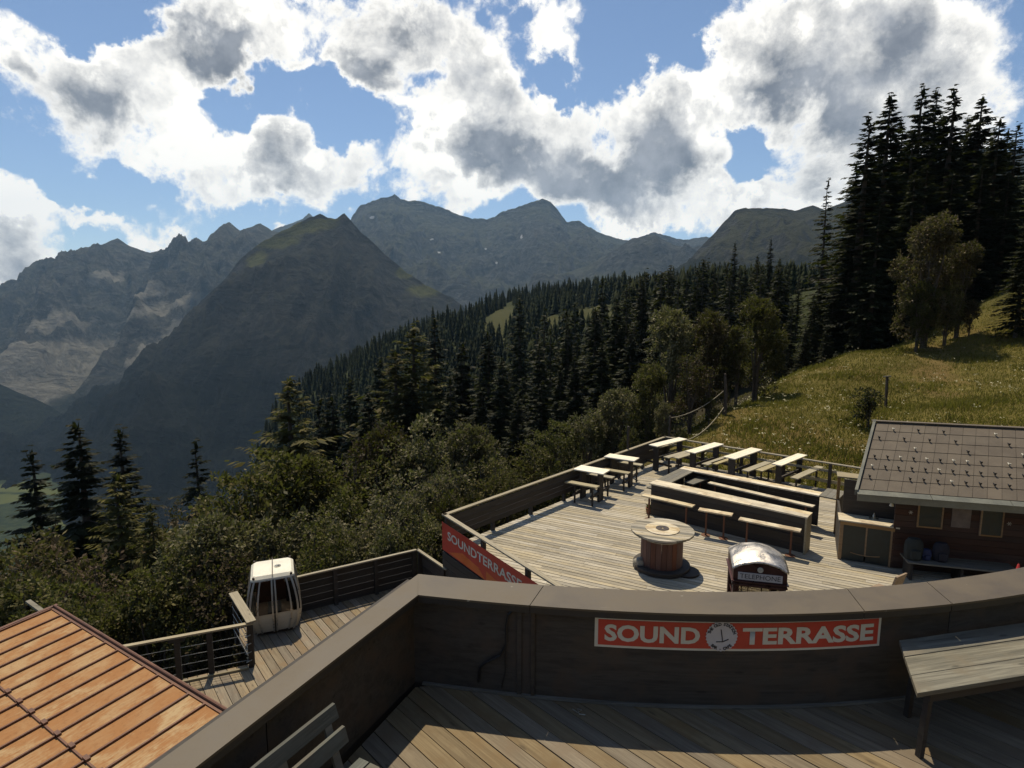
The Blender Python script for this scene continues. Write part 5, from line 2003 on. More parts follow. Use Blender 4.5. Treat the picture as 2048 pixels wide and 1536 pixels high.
for pa, pb, lab in (((1283, 990), (1385, 1013), 'longest left high bench in front of the bar counter'), ((1395, 1019), (1463, 1030), 'short high bench between two longer ones before the bar'),
                    ((1476, 1038), (1600, 1062), 'right high bench in front of the bar, nearest the phone booth')):
    a, c = to_bar(*pa, .76), to_bar(*pb, .76)
    bench_simple((a.x + c.x) / 2, (a.y + c.y) / 2 + .09, (c - a).length, lab, rot=0.9 * math.atan2(c.y - a.y, c.x - a.x))
bench_simple(-.12, .55, .34, 'small square stool at the left end of the bar counter', w=.3, mat='weather')
for pa, pb, lab, w_, mt in (((1418, 964), (1628, 1012), 'long bench inside the U shaped bar', .22, 'bar'), ((1377, 966), (1408, 955), 'short crosswise bench inside the left arm of the bar', .34, 'weather')):
    a, c = to_bar(*pa, .84), to_bar(*pb, .84)
    bench_simple((a.x + c.x) / 2, (a.y + c.y) / 2, max(.8, (c - a).length), lab, z=.84, w=w_, rot=math.atan2(c.y - a.y, c.x - a.x), mat=mt)

# ------------------------------------------------------------------ cable drum table
sp = thing('cable_drum_table', 'big cable drum used as a standing table, red brown staves and weathered round top', 'table', (3.80, 14.50, 0))
R_ = 0.78
for k in range(13):
    y0 = -R_ + k * 2 * R_ / 13
    y1 = y0 + 2 * R_ / 13 - .005
    ring = [(math.cos(a) * R_, math.sin(a) * R_) for a in np.linspace(0, 2 * math.pi, 57)[:-1]]
    s_ = clip_half(clip_half(ring, (0, 1), y1), (0, -1), -y0)
    if len(s_) > 2:
        MB().prism(s_, 0.95, 1.0 - .002 * (k % 2)).build('top_plank', M['weather'] if k % 4 == 1 else M['deck'], sp, rot=(0, 0, math.radians(-20)))
MB().lathe([(0.0, 0.951), (.765, .951), (.765, .935), (0, .935)], 56).build('flange_underside', M['dark'], sp)
for k in range(7):
    r2 = .42
    y0 = -r2 + k * 2 * r2 / 7
    ring = [(math.cos(a) * r2, math.sin(a) * r2) for a in np.linspace(0, 2 * math.pi, 41)[:-1]]
    s_ = clip_half(clip_half(ring, (0, 1), y0 + 2 * r2 / 7 - .004), (0, -1), -y0)
    if len(s_) > 2:
        MB().prism(s_, 1.0, 1.022).build('inner_plank', M['bar'], sp, rot=(0, 0, math.radians(-20)))
MB().lathe([(.035, 1.024), (.165, 1.024), (.165, 1.034), (.035, 1.034), (.035, 1.024)], 24).build('hub_plate', M['steel'], sp)
for k in range(24):
    a0, a1 = 2 * math.pi * k / 24 + .008, 2 * math.pi * (k + 1) / 24 - .008
    r = .52
    q = [(math.cos(a) * rr, math.sin(a) * rr) for a, rr in ((a0, r - .04), (a1, r - .04), (a1, r), (a0, r))]
    MB().prism(q[::-1], .12, .934).build('stave', M['drum'], sp)
MB().lathe([(.527, .83), (.535, .83), (.535, .815), (.527, .815)], 40).build('steel_band', M['galv'], sp)
MB().lathe([(0, .12), (.70, .12), (.71, .11), (.71, 0.02), (0, 0.02)], 48).build('base_flange', M['dark'], sp, smooth='auto')
# loose half disc and stone by its foot
p = P(1385, 1138, .1)
b = MB().lathe([(0, 0.05), (.33, .05), (.33, 0), (0, 0)], 26)
tag(b.build('wooden_disc', M['dark'], None, loc=(4.33, 14.15, 0.006)), 'dark round wooden disc lying against the right foot of the cable drum', 'disc')
p = P(1272, 1125, .12)


def rock(name, r, mat, loc, label, cat, seed=0, sz=(1, .8, .7)):
    b = MB()
    n, m_ = 12, 8
    b.v.append((0, 0, r * sz[2]))
    for i in range(1, m_):
        ph = math.pi * i / m_
        for k in range(n):
            a = 2 * math.pi * k / n
            v = Vector((math.sin(ph) * math.cos(a), math.sin(ph) * math.sin(a), math.cos(ph)))
            q = r * (1 + .25 * mnoise.noise(v * 1.7 + Vector((seed, 0, 0))))
            b.v.append((v.x * q * sz[0], v.y * q * sz[1], v.z * q * sz[2]))
    b.v.append((0, 0, -r * sz[2]))
    for k in range(n):
        b.f.append((0, 1 + k, 1 + (k + 1) % n))
        b.f.append((len(b.v) - 1, 1 + (m_ - 2) * n + (k + 1) % n, 1 + (m_ - 2) * n + k))
    for i in range(m_ - 2):
        for k in range(n):
            a, c = 1 + i * n + k, 1 + i * n + (k + 1) % n
            b.f.append((a, a + n, c + n, c))
    o = b.build(name, mat, None, smooth=True, loc=loc)
    return tag(o, label, cat)


rock('stone', .17, M['stone'], (3.22, 14.42, .13), 'pale rounded stone lying at the left foot of the cable drum', 'stone', 3, (1, .8, .9))
rock('dark_stone', .12, M['dark'], (3.30, 14.18, .06), 'small dark stone in front of the pale one at the drum foot', 'stone', 5, (1.2, .8, .6))
# green potted plant beside the bar
q = BARM @ Vector((-.05, .18, 0))
pl = thing('potted_plant', 'small green plant in a pot at the left front foot of the bar', 'plant', (q.x, q.y, 0))
MB().lathe([(0, 0), (.09, 0), (.12, .18), (.10, .18), (.09, .15), (0, .15)], 16).build('pot', M['pot'], pl)
g = np.random.default_rng(4)
dv = unit(g.normal(size=(50, 3)) + np.array([0, 0, .9]))
V, Fq = kites(np.tile(np.array([[0, 0, .16]]), (50, 1)) + g.normal(size=(50, 3)) * .02, dv, unit(np.cross(dv, g.normal(size=(50, 3)))), g.uniform(.1, .26, 50), g.uniform(.03, .05, 50))
link('leaves', np_mesh('leaves', V, Fq), M['leaf'], pl)

# ------------------------------------------------------------------ telephone booth
pb0, pb1 = P(1467, 1152, 2.08), P(1562, 1162, 2.08)
exb = (pb1 - pb0).normalized()
WBo = 0.84
bo = thing('phone_booth', 'maroon British style telephone booth with a domed silver roof behind the parapet', 'phone booth', (pb0.x, pb0.y, 0), math.atan2(exb.y, exb.x))


def hb(x0, x1, y0, y1, z0, z1, nm, mt, bev=0.0, parent=None):
    return MB().box(x0, x1, y0, y1, z0, z1).build(nm, mt, parent or bo, bevel=bev)


hb(-.03, WBo + .03, -.03, WBo + .03, 0, .22, 'plinth', M['booth'], .01)
for x in (0, WBo - .1):
    for y in (0, WBo - .1):
        hb(x, x + .1, y, y + .1, .221, 1.93, 'corner_post', M['booth'], .012)
for (a, c) in (((.1, .03), (WBo - .1, .05)), ((.1, WBo - .05), (WBo - .1, WBo - .03))):
    hb(a[0], c[0], a[1], c[1], .23, .62, 'kick_panel', M['booth'])
for y in (.03, WBo - .05):
    for z in np.linspace(.63, 1.9, 9):
        hb(.101, WBo - .101, y, y + .02, z, z + .018, 'glazing_bar', M['booth'])
    for x in (.24, WBo - .255):
        hb(x, x + .015, y - .001, y + .021, .62, 1.92, 'glazing_bar', M['booth'])
    hb(.101, WBo - .101, y + .008, y + .012, .62, 1.93, 'pane', M['glass'])
for x in (.03, WBo - .05):
    for z in np.linspace(.63, 1.9, 9):
        hb(x, x + .02, .101, WBo - .101, z, z + .018, 'glazing_bar', M['booth'])
    hb(x + .008, x + .012, .101, WBo - .101, .23, 1.93, 'pane', M['glass'])
hb(-.02, WBo + .02, -.02, WBo + .02, 1.931, 1.965, 'cornice', M['booth'], .006)
hb(-.005, WBo + .005, -.005, WBo + .005, 1.9655, 2.20, 'fascia', M['booth'])
hb(-.035, WBo + .035, -.035, WBo + .035, 2.0, 2.018, 'moulding', M['booth'], .004)
sgn = hb(.07, WBo - .07, -.017, -.006, 2.04, 2.17, 'sign_panel', M['signgrey'])
me = text_mesh('TELEPHONE', 1.0, 0.0)
x0, x1 = text_width(me)
for v in me.vertices:
    v.co = Vector((.10 + (v.co.x - x0) / (x1 - x0) * (WBo - .20), -.0195, 2.105 + v.co.y * .115))
link('lettering', me, M['ink'], sgn)
# arched pediment faces and the domed roof
hb_seg = 14


def arch(y0, y1, zb, rise, nm, mt):
    b = MB()
    n = hb_seg
    for i in range(n):
        xa, xb = -.005 + (WBo + .01) * i / n, -.005 + (WBo + .01) * (i + 1) / n
        za, zb2 = zb + rise * (1 - (2 * i / n - 1) ** 2), zb + rise * (1 - (2 * (i + 1) / n - 1) ** 2)
        b.hexa([(xa, y0, zb - .001), (xb, y0, zb - .001), (xb, y1, zb - .001), (xa, y1, zb - .001)], [(xa, y0, za), (xb, y0, zb2), (xb, y1, zb2), (xa, y1, za)])
    b.build(nm, mt, bo)


arch(-.004, .03, 2.201, .13, 'pediment', M['booth'])
arch(WBo - .03, WBo + .004, 2.201, .13, 'pediment', M['booth'])
b = MB()
n = 22
for i in range(n + 1):
    for j in range(n + 1):
        u, v = 2 * i / n - 1, 2 * j / n - 1
        z = 2.215 + .135 * (1 - u * u) + .10 * (1 - v * v) * (1 - .3 * u * u) + .012 * mnoise.noise(Vector((u * 3, v * 3, 0)))
        b.v.append((WBo / 2 + u * (WBo / 2 + .02), WBo / 2 + v * (WBo / 2 + .02), z))
for i in range(n):
    for j in range(n):
        a = i * (n + 1) + j
        b.f.append((a, a + n + 1, a + n + 2, a + 1))
rf = b.build('roof', M['boothroof'], bo, smooth=True)
m_ = rf.modifiers.new('thick', 'SOLIDIFY')
m_.thickness = 0.02
m_.offset = 1
b = MB().lathe([(0, 0.012), (.045, .012), (.05, 0), (0, 0)], 12)
b.build('crown_emblem', M['gpanel'], bo, loc=(WBo / 2, -.006, 2.235), rot=(math.pi / 2, 0, 0))

# ------------------------------------------------------------------ gondola cabin
gf0, gf1 = P(512, 1272, gz), P(590, 1258, gz)
gang = math.atan2(gf1.y - gf0.y, gf1.x - gf0.x)
gc = (gf0 + gf1) / 2
go = thing('gondola_cabin', 'old white gondola cabin with tinted windows standing on the lower deck', 'gondola cabin', (gc.x, gc.y, gz), gang + 0.02)
GW, GD, GH = 0.61, 1.02, 1.47


def gprof(z):
    """half width and front setback at height z (0..1)"""
    hw = GW * (0.76 + 0.24 * math.sin(min(1, z / 0.45) * math.pi / 2)) if z < .45 else GW * (1 - 0.24 * ((z - .45) / .55) ** 1.7)
    fs = -0.03 - 0.15 * math.sin(min(1, z / .42) * math.pi / 2) if z < .42 else -0.18 + 0.22 * ((z - .42) / .58) ** 1.6
    return hw, fs


def gring(z, grow=0.0):
    hw, fs = gprof(z)
    hw += grow
    f_, bk = fs - grow, GD - fs + grow
    c = .07
    return [(-hw + c, f_, z * GH), (hw - c, f_, z * GH), (hw, f_ + c, z * GH), (hw, bk - c, z * GH), (hw - c, bk, z * GH), (-hw + c, bk, z * GH), (-hw, bk - c, z * GH), (-hw, f_ + c, z * GH)]


def gshell(za, zb, nm, mt, grow=0.0, n=5, sides=range(8)):
    b = MB()
    zs = np.linspace(za, zb, n)
    for z in zs:
        b.v += gring(z, grow)
    for i in range(n - 1):
        for k in sides:
            a, c = i * 8 + k, i * 8 + (k + 1) % 8
            b.f.append((a, c, c + 8, a + 8))
    return b.build(nm, mt, go, smooth=False)


gshell(0.06, 0.40, 'lower_shell', M['gpanel'], 0.0, 6)
b = MB()
b.v += gring(0.03)
b.v += gring(0.061)
b.f = [(i, (i + 1) % 8, 8 + (i + 1) % 8, 8 + i) for i in range(8)] + [tuple(range(8))[::-1], tuple(range(8, 16))]
b.build('floor_pan', M['steel'], go)
gshell(0.40, 0.955, 'window_band', M['glass'], -0.006, 8)


def gbar(k0, f0, z0, z1, w, nm='frame_bar', mt=None, g_=0.012):
    """upright following the curved shell: side k0, fraction f0 along it"""
    b = MB()
    pts = []
    for z in np.linspace(z0, z1, 9):
        r = gring(z, g_)
        a, c = Vector(r[k0]), Vector(r[(k0 + 1) % 8])
        pts.append(a + (c - a) * f0)
    d = (Vector(gring(.5)[(k0 + 1) % 8]) - Vector(gring(.5)[k0])).normalized()
    nrm = Vector((0, 0, 1)).cross(d)
    for i in range(len(pts) - 1):
        s = d * w / 2
        q = nrm * 0.018
        b.hexa([pts[i] - s - q, pts[i] + s - q, pts[i] + s + q, pts[i] - s + q], [pts[i + 1] - s - q, pts[i + 1] + s - q, pts[i + 1] + s + q, pts[i + 1] - s + q])
    return b.build(nm, mt or M['gframe'], go)


for k0 in (0, 4):
    for f0, w_ in ((0.0, .045), (.16, .035), (.47, .035), (.55, .035), (.86, .035), (1.0, .045)):
        gbar(k0, f0, .05, .96, w_)
    gbar(k0, .51, .06, .955, .022, 'door_seal', M['black'], .004)
for k0 in (2, 6):
    for f0 in (0.02, .5, .98):
        gbar(k0, f0, .05, .96, .045)
for z in (0.40, .955):
    b = MB()
    b.v += gring(z - .012, .012)
    b.v += gring(z + .012, .012)
    b.f = [(i, (i + 1) % 8, 8 + (i + 1) % 8, 8 + i) for i in range(8)]
    b.build('window_rail', M['gframe'], go)
b = MB()
b.v += gring(.96, .03)
b.v += gring(.985, .035)
r3 = gring(1.0, -.02)
b.v += [(p[0], p[1], GH * 1.03) for p in r3]
b.f = [(i, (i + 1) % 8, 8 + (i + 1) % 8, 8 + i) for i in range(8)] + [(8 + i, 8 + (i + 1) % 8, 16 + (i + 1) % 8, 16 + i) for i in range(8)] + [tuple(range(16, 24)), tuple(range(8))[::-1]]
rfg = b.build('roof', M['white'], go)
hwr = gprof(1.0)[0]
MB().box(-.012, .012, -.05, GD + .05, GH * 1.031, GH * 1.036).build('roof_seam', M['steel'], rfg)
MB().lathe([(0, .02), (.05, .02), (.06, .0), (.085, 0), (.085, -.01), (0, -.01)], 18, (.12, GD * .5, GH * 1.04)).build('hanger_socket', M['galv'], rfg, smooth='auto')
for sx in (-1, 1):
    for y in (.0, GD):
        MB().lathe([(0, .05), (.028, .05), (.032, 0), (0, 0)], 12, (sx * (hwr - .03), y, GH * 1.0)).build('rubber_buffer', M['steel'], rfg)
for sx in (-1, 1):
    MB().box(sx * .30 - .14, sx * .30 + .14, .12, GD - .12, .28 * GH, .31 * GH).build('seat', M['frame'], go)
MB().box(-.42, .42, GD - .10, GD - .06, .30 * GH, .66 * GH).build('seat_back', M['rust'], go)

# railing with tension cables along the gondola deck
ra, rb_ = P(190, 1302, -.45), P(502, 1245, -.45)
ra, rb_ = Vector((ra.x, ra.y)), Vector((rb_.x, rb_.y))
L = (rb_ - ra).length
cf = thing('cable_railing', 'wooden railing with tensioned wires beside the orange roof', 'railing', (ra.x, ra.y, gz), math.atan2(rb_.y - ra.y, rb_.x - ra.x))
MB().box(-.3, L + .05, -.05, .05, 1.01, 1.05).build('handrail', M['rail'], cf)
for x in (.35, L * .5, L * .78 - .2, L - .04):
    MB().box(x - .055, x + .055, -.06, .05, -.2, 1.009).build('post', M['dark'], cf)
for x in (L * .5, L * .2):
    MB().box(x - .16, x + .16, -.045, .045, .93, 1.008).build('bracket', M['dark'], cf)
for k, z in enumerate((.18, .38, .58, .78)):
    MB().tube([(-.3, -.03, z), (L - .1, -.03, z)], .006, 5).build('wire', M['galv'], cf)
    MB().tube([(L - .14, -.085, z - .02), (L - .02, -.10, z + .03)], .012, 6).build('turnbuckle', M['galv'], cf)
MB().box(-.3, L - .1, -.12, -.07, .005, .05).build('kerb_board', M['rail'], cf)
c1 = P(466, 1184, -.40)
v = Vector((c1.x, c1.y)) - rb_
sr = thing('side_railing', 'short broad plank rail left of the gondola cabin', 'railing', (rb_.x, rb_.y, gz), math.atan2(v.y, v.x))
MB().box(-.05, v.length, -.10, .10, 1.06, 1.10).build('handrail', M['rail'], sr, bevel=.004)
for x in (.12, v.length - .12):
    MB().box(x - .05, x + .05, -.05, .05, -.2, 1.059).build('post', M['dark'], sr)
for z in (.18, .38, .58, .78):
    MB().tube([(.1, .06, z), (v.length - .1, .06, z)], .006, 5).build('wire', M['galv'], sr)
    MB().tube([(.03, .085, z + .02), (.16, .10, z - .03)], .012, 6).build('turnbuckle', M['galv'], sr)
p0, p1, p2 = P(572, 1158, -.45), P(835, 1098, -.45), P(893, 1137, -.45)
f2, L2 = fence('solid dark boarded fence behind the gondola cabin with a pale top edge', (p0.x, p0.y), (p1.x, p1.y), gz, 1.05, 4, (0.0, 1.0, 5), rail_w=.09)
f3, L3 = fence('short dark fence joining the gondola deck to the terrace corner', (p1.x, p1.y), (p2.x, p2.y), gz, 1.05, 2, (0.0, 1.0, 5), rail_w=.09)

# ------------------------------------------------------------------ orange metal roof, lower left
rt, rb2 = P(103, 1218, 1.6), P(470, 1444, 1.6)
ex = (rb2 - rt).normalized()
Lr = 7.0
oh = thing('orange_roof_building', 'building with a faded orange standing seam metal roof at the lower left', 'building', (rt.x, rt.y, 1.6), math.atan2(ex.y, ex.x))
# local x along the upper edge towards the camera; sheets run down in local -y
tilt = math.radians(-5)
rfo = bpy.data.objects.new('roof', None)
COL.objects.link(rfo)
rfo.parent = oh
rfo.rotation_euler = (math.radians(4), 0, 0)
pit = 0.372
rows = [(-0.02, -1.22), (-1.24, -2.7), (-2.72, -4.6)]
for r_i, (y0, y1) in enumerate(rows):
    for k in range(int(Lr / pit)):
        x0 = .03 + k * pit
        b = MB()
        b.box(-(y0 - y1) / 2, (y0 - y1) / 2, -(pit - .03) / 2, (pit - .03) / 2, -.012, 0)
        o = b.build('roof_sheet', M['oroof'], rfo, loc=(x0 + pit / 2, (y0 + y1) / 2, -.02 * r_i), rot=(0, 0, math.pi / 2))
b = MB()
for r_i, (y0, y1) in enumerate(rows):
    for k in range(int(Lr / pit) + 1):
        x0 = .03 + k * pit
        MB().box(x0 - .013, x0 + .013, y1, y0, -.01 - .02 * r_i, .028 - .02 * r_i).build('seam', M['oseam'], rfo)
        if r_i:
            MB().box(x0 - .05, x0 + .05, y0 - .0, y0 + .05, .005 - .02 * r_i, .05 - .02 * r_i).build('seam_clip', M['oseam'], rfo)
    if r_i:
        MB().box(0, Lr, y0 + .0, y0 + .022, -.03 - .02 * r_i, .022 - .02 * r_i).build('cross_seam', M['oseam'], rfo)
MB().tube([(-.02, .05, .03), (Lr, .05, .03)], .022, 8).build('edge_rail', M['oseam'], rfo)
MB().box(-.02, Lr, -.01, .09, -.06, .012).build('verge_board', M['oseam'], rfo)
MB().box(-.06, .0, -4.6, .10, -.10, .03).build('ridge_edge', M['oseam'], rfo)
MB().box(.05, Lr, -4.4, -.10, -3.6, -.45).build('wall', M['dark'], oh)
p = P(45, 1198, 1.2)
tag(MB().bar((.2, -.12, -.03), (.75, -.42, -.12), .08, .04).build('plank', M['weather'], None, loc=(p.x, p.y, 1.25)), 'weathered plank end sticking out beyond the top edge of the orange roof', 'plank')

# ------------------------------------------------------------------ hut on the right
E0, E1 = P(1715, 980, 2.2), P(2048, 1005, 2.2)
hang = math.atan2(E1.y - E0.y, E1.x - E0.x)
hut = thing('hut', 'wooden hut with a grey brown tiled roof and red brown plank wall', 'hut', (E0.x, E0.y, 0), hang)
HM = Matrix.Translation((E0.x, E0.y, 0)) @ Matrix.Rotation(hang, 4, 'Z')
HI = HM.inverted()
R0 = HI @ P(1750, 846, 3.4)
dxr, dyr, dzr = R0.x, R0.y, 1.2
roofE = bpy.data.objects.new('roof', None)
COL.objects.link(roofE)
roofE.parent = hut
NR, NC = 7, 20
TW = 0.29
Lh = NC * TW + .1


def rp(x, s, up=0.0):
    """point on the roof: x along the eave, s 0..1 up the slope"""
    return Vector((x + dxr * s, dyr * s, 2.2 + dzr * s + up))


for r in range(NR):
    for c in range(NC):
        x0, x1 = .05 + c * TW + .004, .05 + (c + 1) * TW - .004
        s0, s1 = r / NR + .002, (r + 1) / NR + .012
        a, b_, c_, d_ = rp(x0, s0, .026), rp(x1, s0, .026), rp(x1, s1, .014), rp(x0, s1, .014)
        org = (a + c_) / 2
        q = [a - org, b_ - org, c_ - org, d_ - org]
        lo = [v - Vector((0, 0, .02)) for v in q]
        MB().hexa(lo, q).build('roof_tile', M['tile'], roofE, loc=org)
# snow guards: staggered hooks
g = random.Random(2)
M['guard'] = plain('snow_guard_metal', (0.08, 0.075, 0.065), 0.3, 0.8)
gm_ = None
for r in (1, 2, 3, 4, 5, 6):
    for c in range(NC):
        if r in (4, 5, 6, 1) and r != 1 and r <= 4 and c % 2 == 0:
            continue
        if (r >= 4 and (c + r) % 2 == 0) or g.random() < .28:
            continue
        if r == 1 and c > 1 and False:
            continue
        if gm_ is None:
            bb = MB()
            bb.box(-.012, .012, 0, .09, 0, .006)
            bb.box(-.02, .02, -.006, 0.0, 0, .05)
            bb.tube([(-.022, -.003, .045), (.022, -.003, .045)], .012, 6)
            gm_ = bb.mesh('snow_guard')
            gm_.materials.append(M['guard'])
            gm_glint = gm_.copy()
            gm_glint.materials.clear()
            gm_glint.materials.append(M['signwhite'])  # cream copy: the sun glint on some guards is put into their colour
        o = link('snow_guard', gm_glint if g.random() < .22 else gm_, None, roofE)
        o.location = rp(.05 + (c + .5) * TW, (r + .12) / NR, .045)
        o.rotation_euler = (math.atan2(dzr, dyr), 0, 0)
b = MB()
b.hexa([rp(.02, 0, -.04), rp(Lh, 0, -.04), rp(Lh, 1.0, -.04), rp(.02, 1.0, -.04)], [rp(.02, 0, .008), rp(Lh, 0, .008), rp(Lh, 1.0, .008), rp(.02, 1.0, .008)])
b.build('roof_deck', M['dark'], roofE)
b = MB()
b.hexa([rp(-.05, -.03, -.06), rp(.018, -.03, -.06), rp(.018, 1.02, -.06), rp(-.05, 1.02, -.06)], [rp(-.05, -.03, .065), rp(.018, -.03, .065), rp(.018, 1.02, .065), rp(-.05, 1.02, .065)])
b.build('barge_board', M['gutter'], roofE)
for x0, x1 in ((-.03, 1.52), (1.53, 3.1), (3.11, Lh)):
    MB().hexa([(x0, -.16, 2.13), (x1, -.16, 2.13), (x1, -.005, 2.17), (x0, -.005, 2.17)], [(x0, -.16, 2.15), (x1, -.16, 2.15), (x1, -.005, 2.215), (x0, -.005, 2.215)]).build('eave_flashing', M['gutter'], roofE)
MB().box(-.03, Lh, -.15, -.125, 1.98, 2.128).build('fascia_board', M['gutter'], roofE)
a, b_ = rp(-.05, 1.0, .05), rp(Lh, 1.0, .05)
MB().bar(a + Vector((0, .06, .0)), b_ + Vector((0, .06, 0)), .16, .03).build('ridge_cap', M['tile'], roofE)
# other roof half, falling away
b = MB()
q = [rp(-.03, 1, .0) + Vector((0, .1, -.03)), rp(Lh, 1, .0) + Vector((0, .1, -.03)), rp(Lh, 1, 0) + Vector((1.4, 2.4, -1.2)), rp(-.03, 1, 0) + Vector((1.4, 2.4, -1.2))]
b.hexa([v - Vector((0, 0, .05)) for v in q], q)
b.build('rear_roof', M['tile'], roofE)
# walls in horizontal planks
WX0, WY = 1.10, .80
for k in range(14):
    z0 = .02 + k * .155
    MB().box(WX0, Lh - .3, WY, WY + .04, z0, z0 + .149).build('wall_plank', M['hutwood'], hut)
MB().hexa([(WX0, WY + .041, 0), (WX0 + .05, WY + .041, 0), (WX0 + 1.25, WY + 3.0, 0), (WX0 + 1.2, WY + 3.0, 0)], [(WX0, WY + .041, 2.35), (WX0 + .05, WY + .041, 2.35), (WX0 + 1.25, WY + 3.0, 2.35), (WX0 + 1.2, WY + 3.0, 2.35)]).build('side_wall', M['hutwood'], hut)
MB().box(WX0 + .05, Lh - .3, WY + .041, WY + .1, 0, 2.45).build('inner_wall', M['dark'], hut)
MB().box(WX0 + 1.3, Lh - .3, WY + 2.9, WY + 3.0, -.5, 2.3).build('rear_wall', M['hutwood'], hut)
for x0, x1, z0, z1, lab in ((1.62, 2.10, 1.18, 1.86, 'blank'), (2.95, 3.36, 1.10, 1.86, 'chalk')):
    fr_ = MB().box(x0, x1, WY - .03, WY - .002, z0, z1).build('blackboard', M['board'], hut)
    for q in ((x0 - .035, x0, z0 - .035, z1 + .035), (x1, x1 + .035, z0 - .035, z1 + .035), (x0, x1, z0 - .035, z0), (x0, x1, z1, z1 + .035)):
        MB().box(q[0], q[1], WY - .04, WY - .002, q[2], q[3]).build('board_frame', M['frame'], fr_)
MB().box(2.32, 2.72, WY - .02, WY - .002, 1.22, 1.80).build('pale_panel', plain('pale_worn_panel', (.16, .13, .12), .7), hut)
M['snowf'] = plain('pale_ornament', (0.35, 0.33, 0.30), 0.6)
for x, z in ((1.44, 1.50), (3.52, 1.42)):
    b = MB()
    for k in range(3):
        a = math.pi * k / 3
        b.bar((x - .05 * math.cos(a), WY - .008 - .002 * k, z - .05 * math.sin(a)), (x + .05 * math.cos(a), WY - .008 - .002 * k, z + .05 * math.sin(a)), .014, .006, up=(0, 1, 0))
    b.build('snowflake_ornament', M['snowf'], hut)
MB().box(WX0 + 3.0, WX0 + 3.1, WY - .8, WY - .7, 0, 2.15).build('porch_post', M['dark'], hut)
# lean-to frame of the serving hatch, left of the hut
hs = thing('serving_counter', 'roofed serving hatch with a planked counter and two dark glass doors beside the hut', 'counter', P(1675, 1118, 0), math.radians(-26))
SM = Matrix.Translation(P(1675, 1118, 0)) @ Matrix.Rotation(math.radians(-26), 4, 'Z')
SI = SM.inverted()
WS = (SI @ P(1785, 1142, 0)).x
for x in (0, WS - .08):
    MB().box(x, x + .08, .0, .06, 0, .96).build('front_post', M['frame'], hs)
MB().box(-.0, WS, -.006, .065, .9605, 1.04).build('front_beam', M['frame'], hs)
MB().box(.082, WS / 2 - .02, .02, .04, .02, .958).build('door_panel', M['board'], hs)
MB().box(WS / 2 + .02, WS - .082, .02, .04, .02, .958).build('door_panel', M['board'], hs)
MB().box(WS / 2 - .018, WS / 2 + .018, .01, .05, .18, .958).build('mullion', M['frame'], hs)
b = MB()
xs = np.linspace(-.33, .33, 9)
b.tube([(WS / 2 + x, .008, .20 + .35 * x * x) for x in xs], .012, 6)
b.build('curved_trim', M['frame'], hs)
for k in range(3):
    MB().box(-.04, WS + .1, .0 + k * .2 + .003, .2 + k * .2 - .003, 1.041, 1.075).build('counter_plank', M['bar'], hs)
MB().box(.0, .05, .07, 1.9, 0, 1.04).build('side_panel', M['dark'], hs)
MB().box(.06, WS + .35, .62, .66, 0, 2.0).build('back_panel', M['dark'], hs)
MB().box(.061, WS, .10, .6, .5, .53).build('shelf', M['dark'], hs)
lp, lq = SI @ P(1672, 1045, .95), SI @ P(1682, 952, 1.75)
MB().box(-.03, .05, 1.9, 1.98, 0, 1.78).build('tall_post', M['frame'], hs)
MB().box(-.06, .9, 1.55, 2.05, 1.781, 1.82).build('canopy_board', M['rail'], hs)
MB().box(.2, .23, 1.5, 1.53, .9, 1.78).build('bracket', M['galv'], hs)
for x, z, r, hgt in ((.78, 1.075, .035, .16), (.70, 1.075, .03, .10), (.86, 1.075, .03, .09)):
    q = SM @ Vector((x, .45, z))
    tag(MB().lathe([(0, 0), (r, 0), (r, hgt * .6), (r * .35, hgt * .8), (r * .35, hgt), (0, hgt)], 12).build('bottle', M['glass'] if hgt < .12 else M['galv'], None, smooth='auto', loc=q),
        'tall bottle on the serving counter' if hgt > .12 else 'small glass jar on the serving counter, %s of the tall bottle' % ('left' if x < .75 else 'right'), 'bottle')
# white cone lamp hanging under the eave
q = P(1783, 1012, 1.78)
cl_ = thing('hanging_lamp', 'small pale cone lamp hanging under the left end of the hut eave', 'lamp', (q.x, q.y, 1.78))
MB().lathe([(.01, .14), (.05, 0), (.045, 0), (.008, .135)], 14).build('shade', M['signwhite'], cl_)
MB().tube([(0, 0, .13), (0, 0, .30)], .004, 5).build('cord', M['black'], cl_)

# bench under the eave with rucksacks
hbch = thing('wall_bench', 'long dark bench along the hut wall under the eave', 'bench', HM @ Vector((1.25, .12, 0)), hang)
for k in range(3):
    MB().box(0, 2.3, .0 + k * .19 + .003, .19 + k * .19 - .003, .43, .465).build('seat_plank', M['weather'], hbch)
for x in (.1, 1.15, 2.2):
    MB().box(x - .03, x + .03, .04, .52, 0, .429).build('leg', M['dark'], hbch)


def rucksack(x, y, z, s, mat, label):
    q = HM @ Vector((x, y, z))
    o = thing('rucksack', label, 'rucksack', q, hang)
    b = MB()
    n = 10
    for i in range(7):
        f = i / 6
        r = (.15 + .035 * math.sin(f * math.pi)) * s * (1 if f < .85 else .75)
        for k in range(n):
            a = 2 * math.pi * k / n
            b.v.append((math.cos(a) * r, math.sin(a) * r * .7, f * .46 * s))
    for i in range(6):
        for k in range(n):
            a, c = i * n + k, i * n + (k + 1) % n
            b.f.append((a, c, c + n, a + n))
    b.f.append(tuple(range(n))[::-1])
    b.f.append(tuple(range(6 * n, 7 * n)))
    b.build('body', mat, o, smooth='auto')
    MB().box(-.09 * s, .09 * s, -.17 * s, -.11 * s, .06 * s, .24 * s).build('pocket', mat, o, bevel=.01)
    for sx in (-1, 1):
        MB().tube([(sx * .06 * s, .09 * s, .42 * s), (sx * .08 * s, .16 * s, .3 * s), (sx * .08 * s, .10 * s, .08 * s)], .014, 6).build('strap', M['black'], o)
    return o


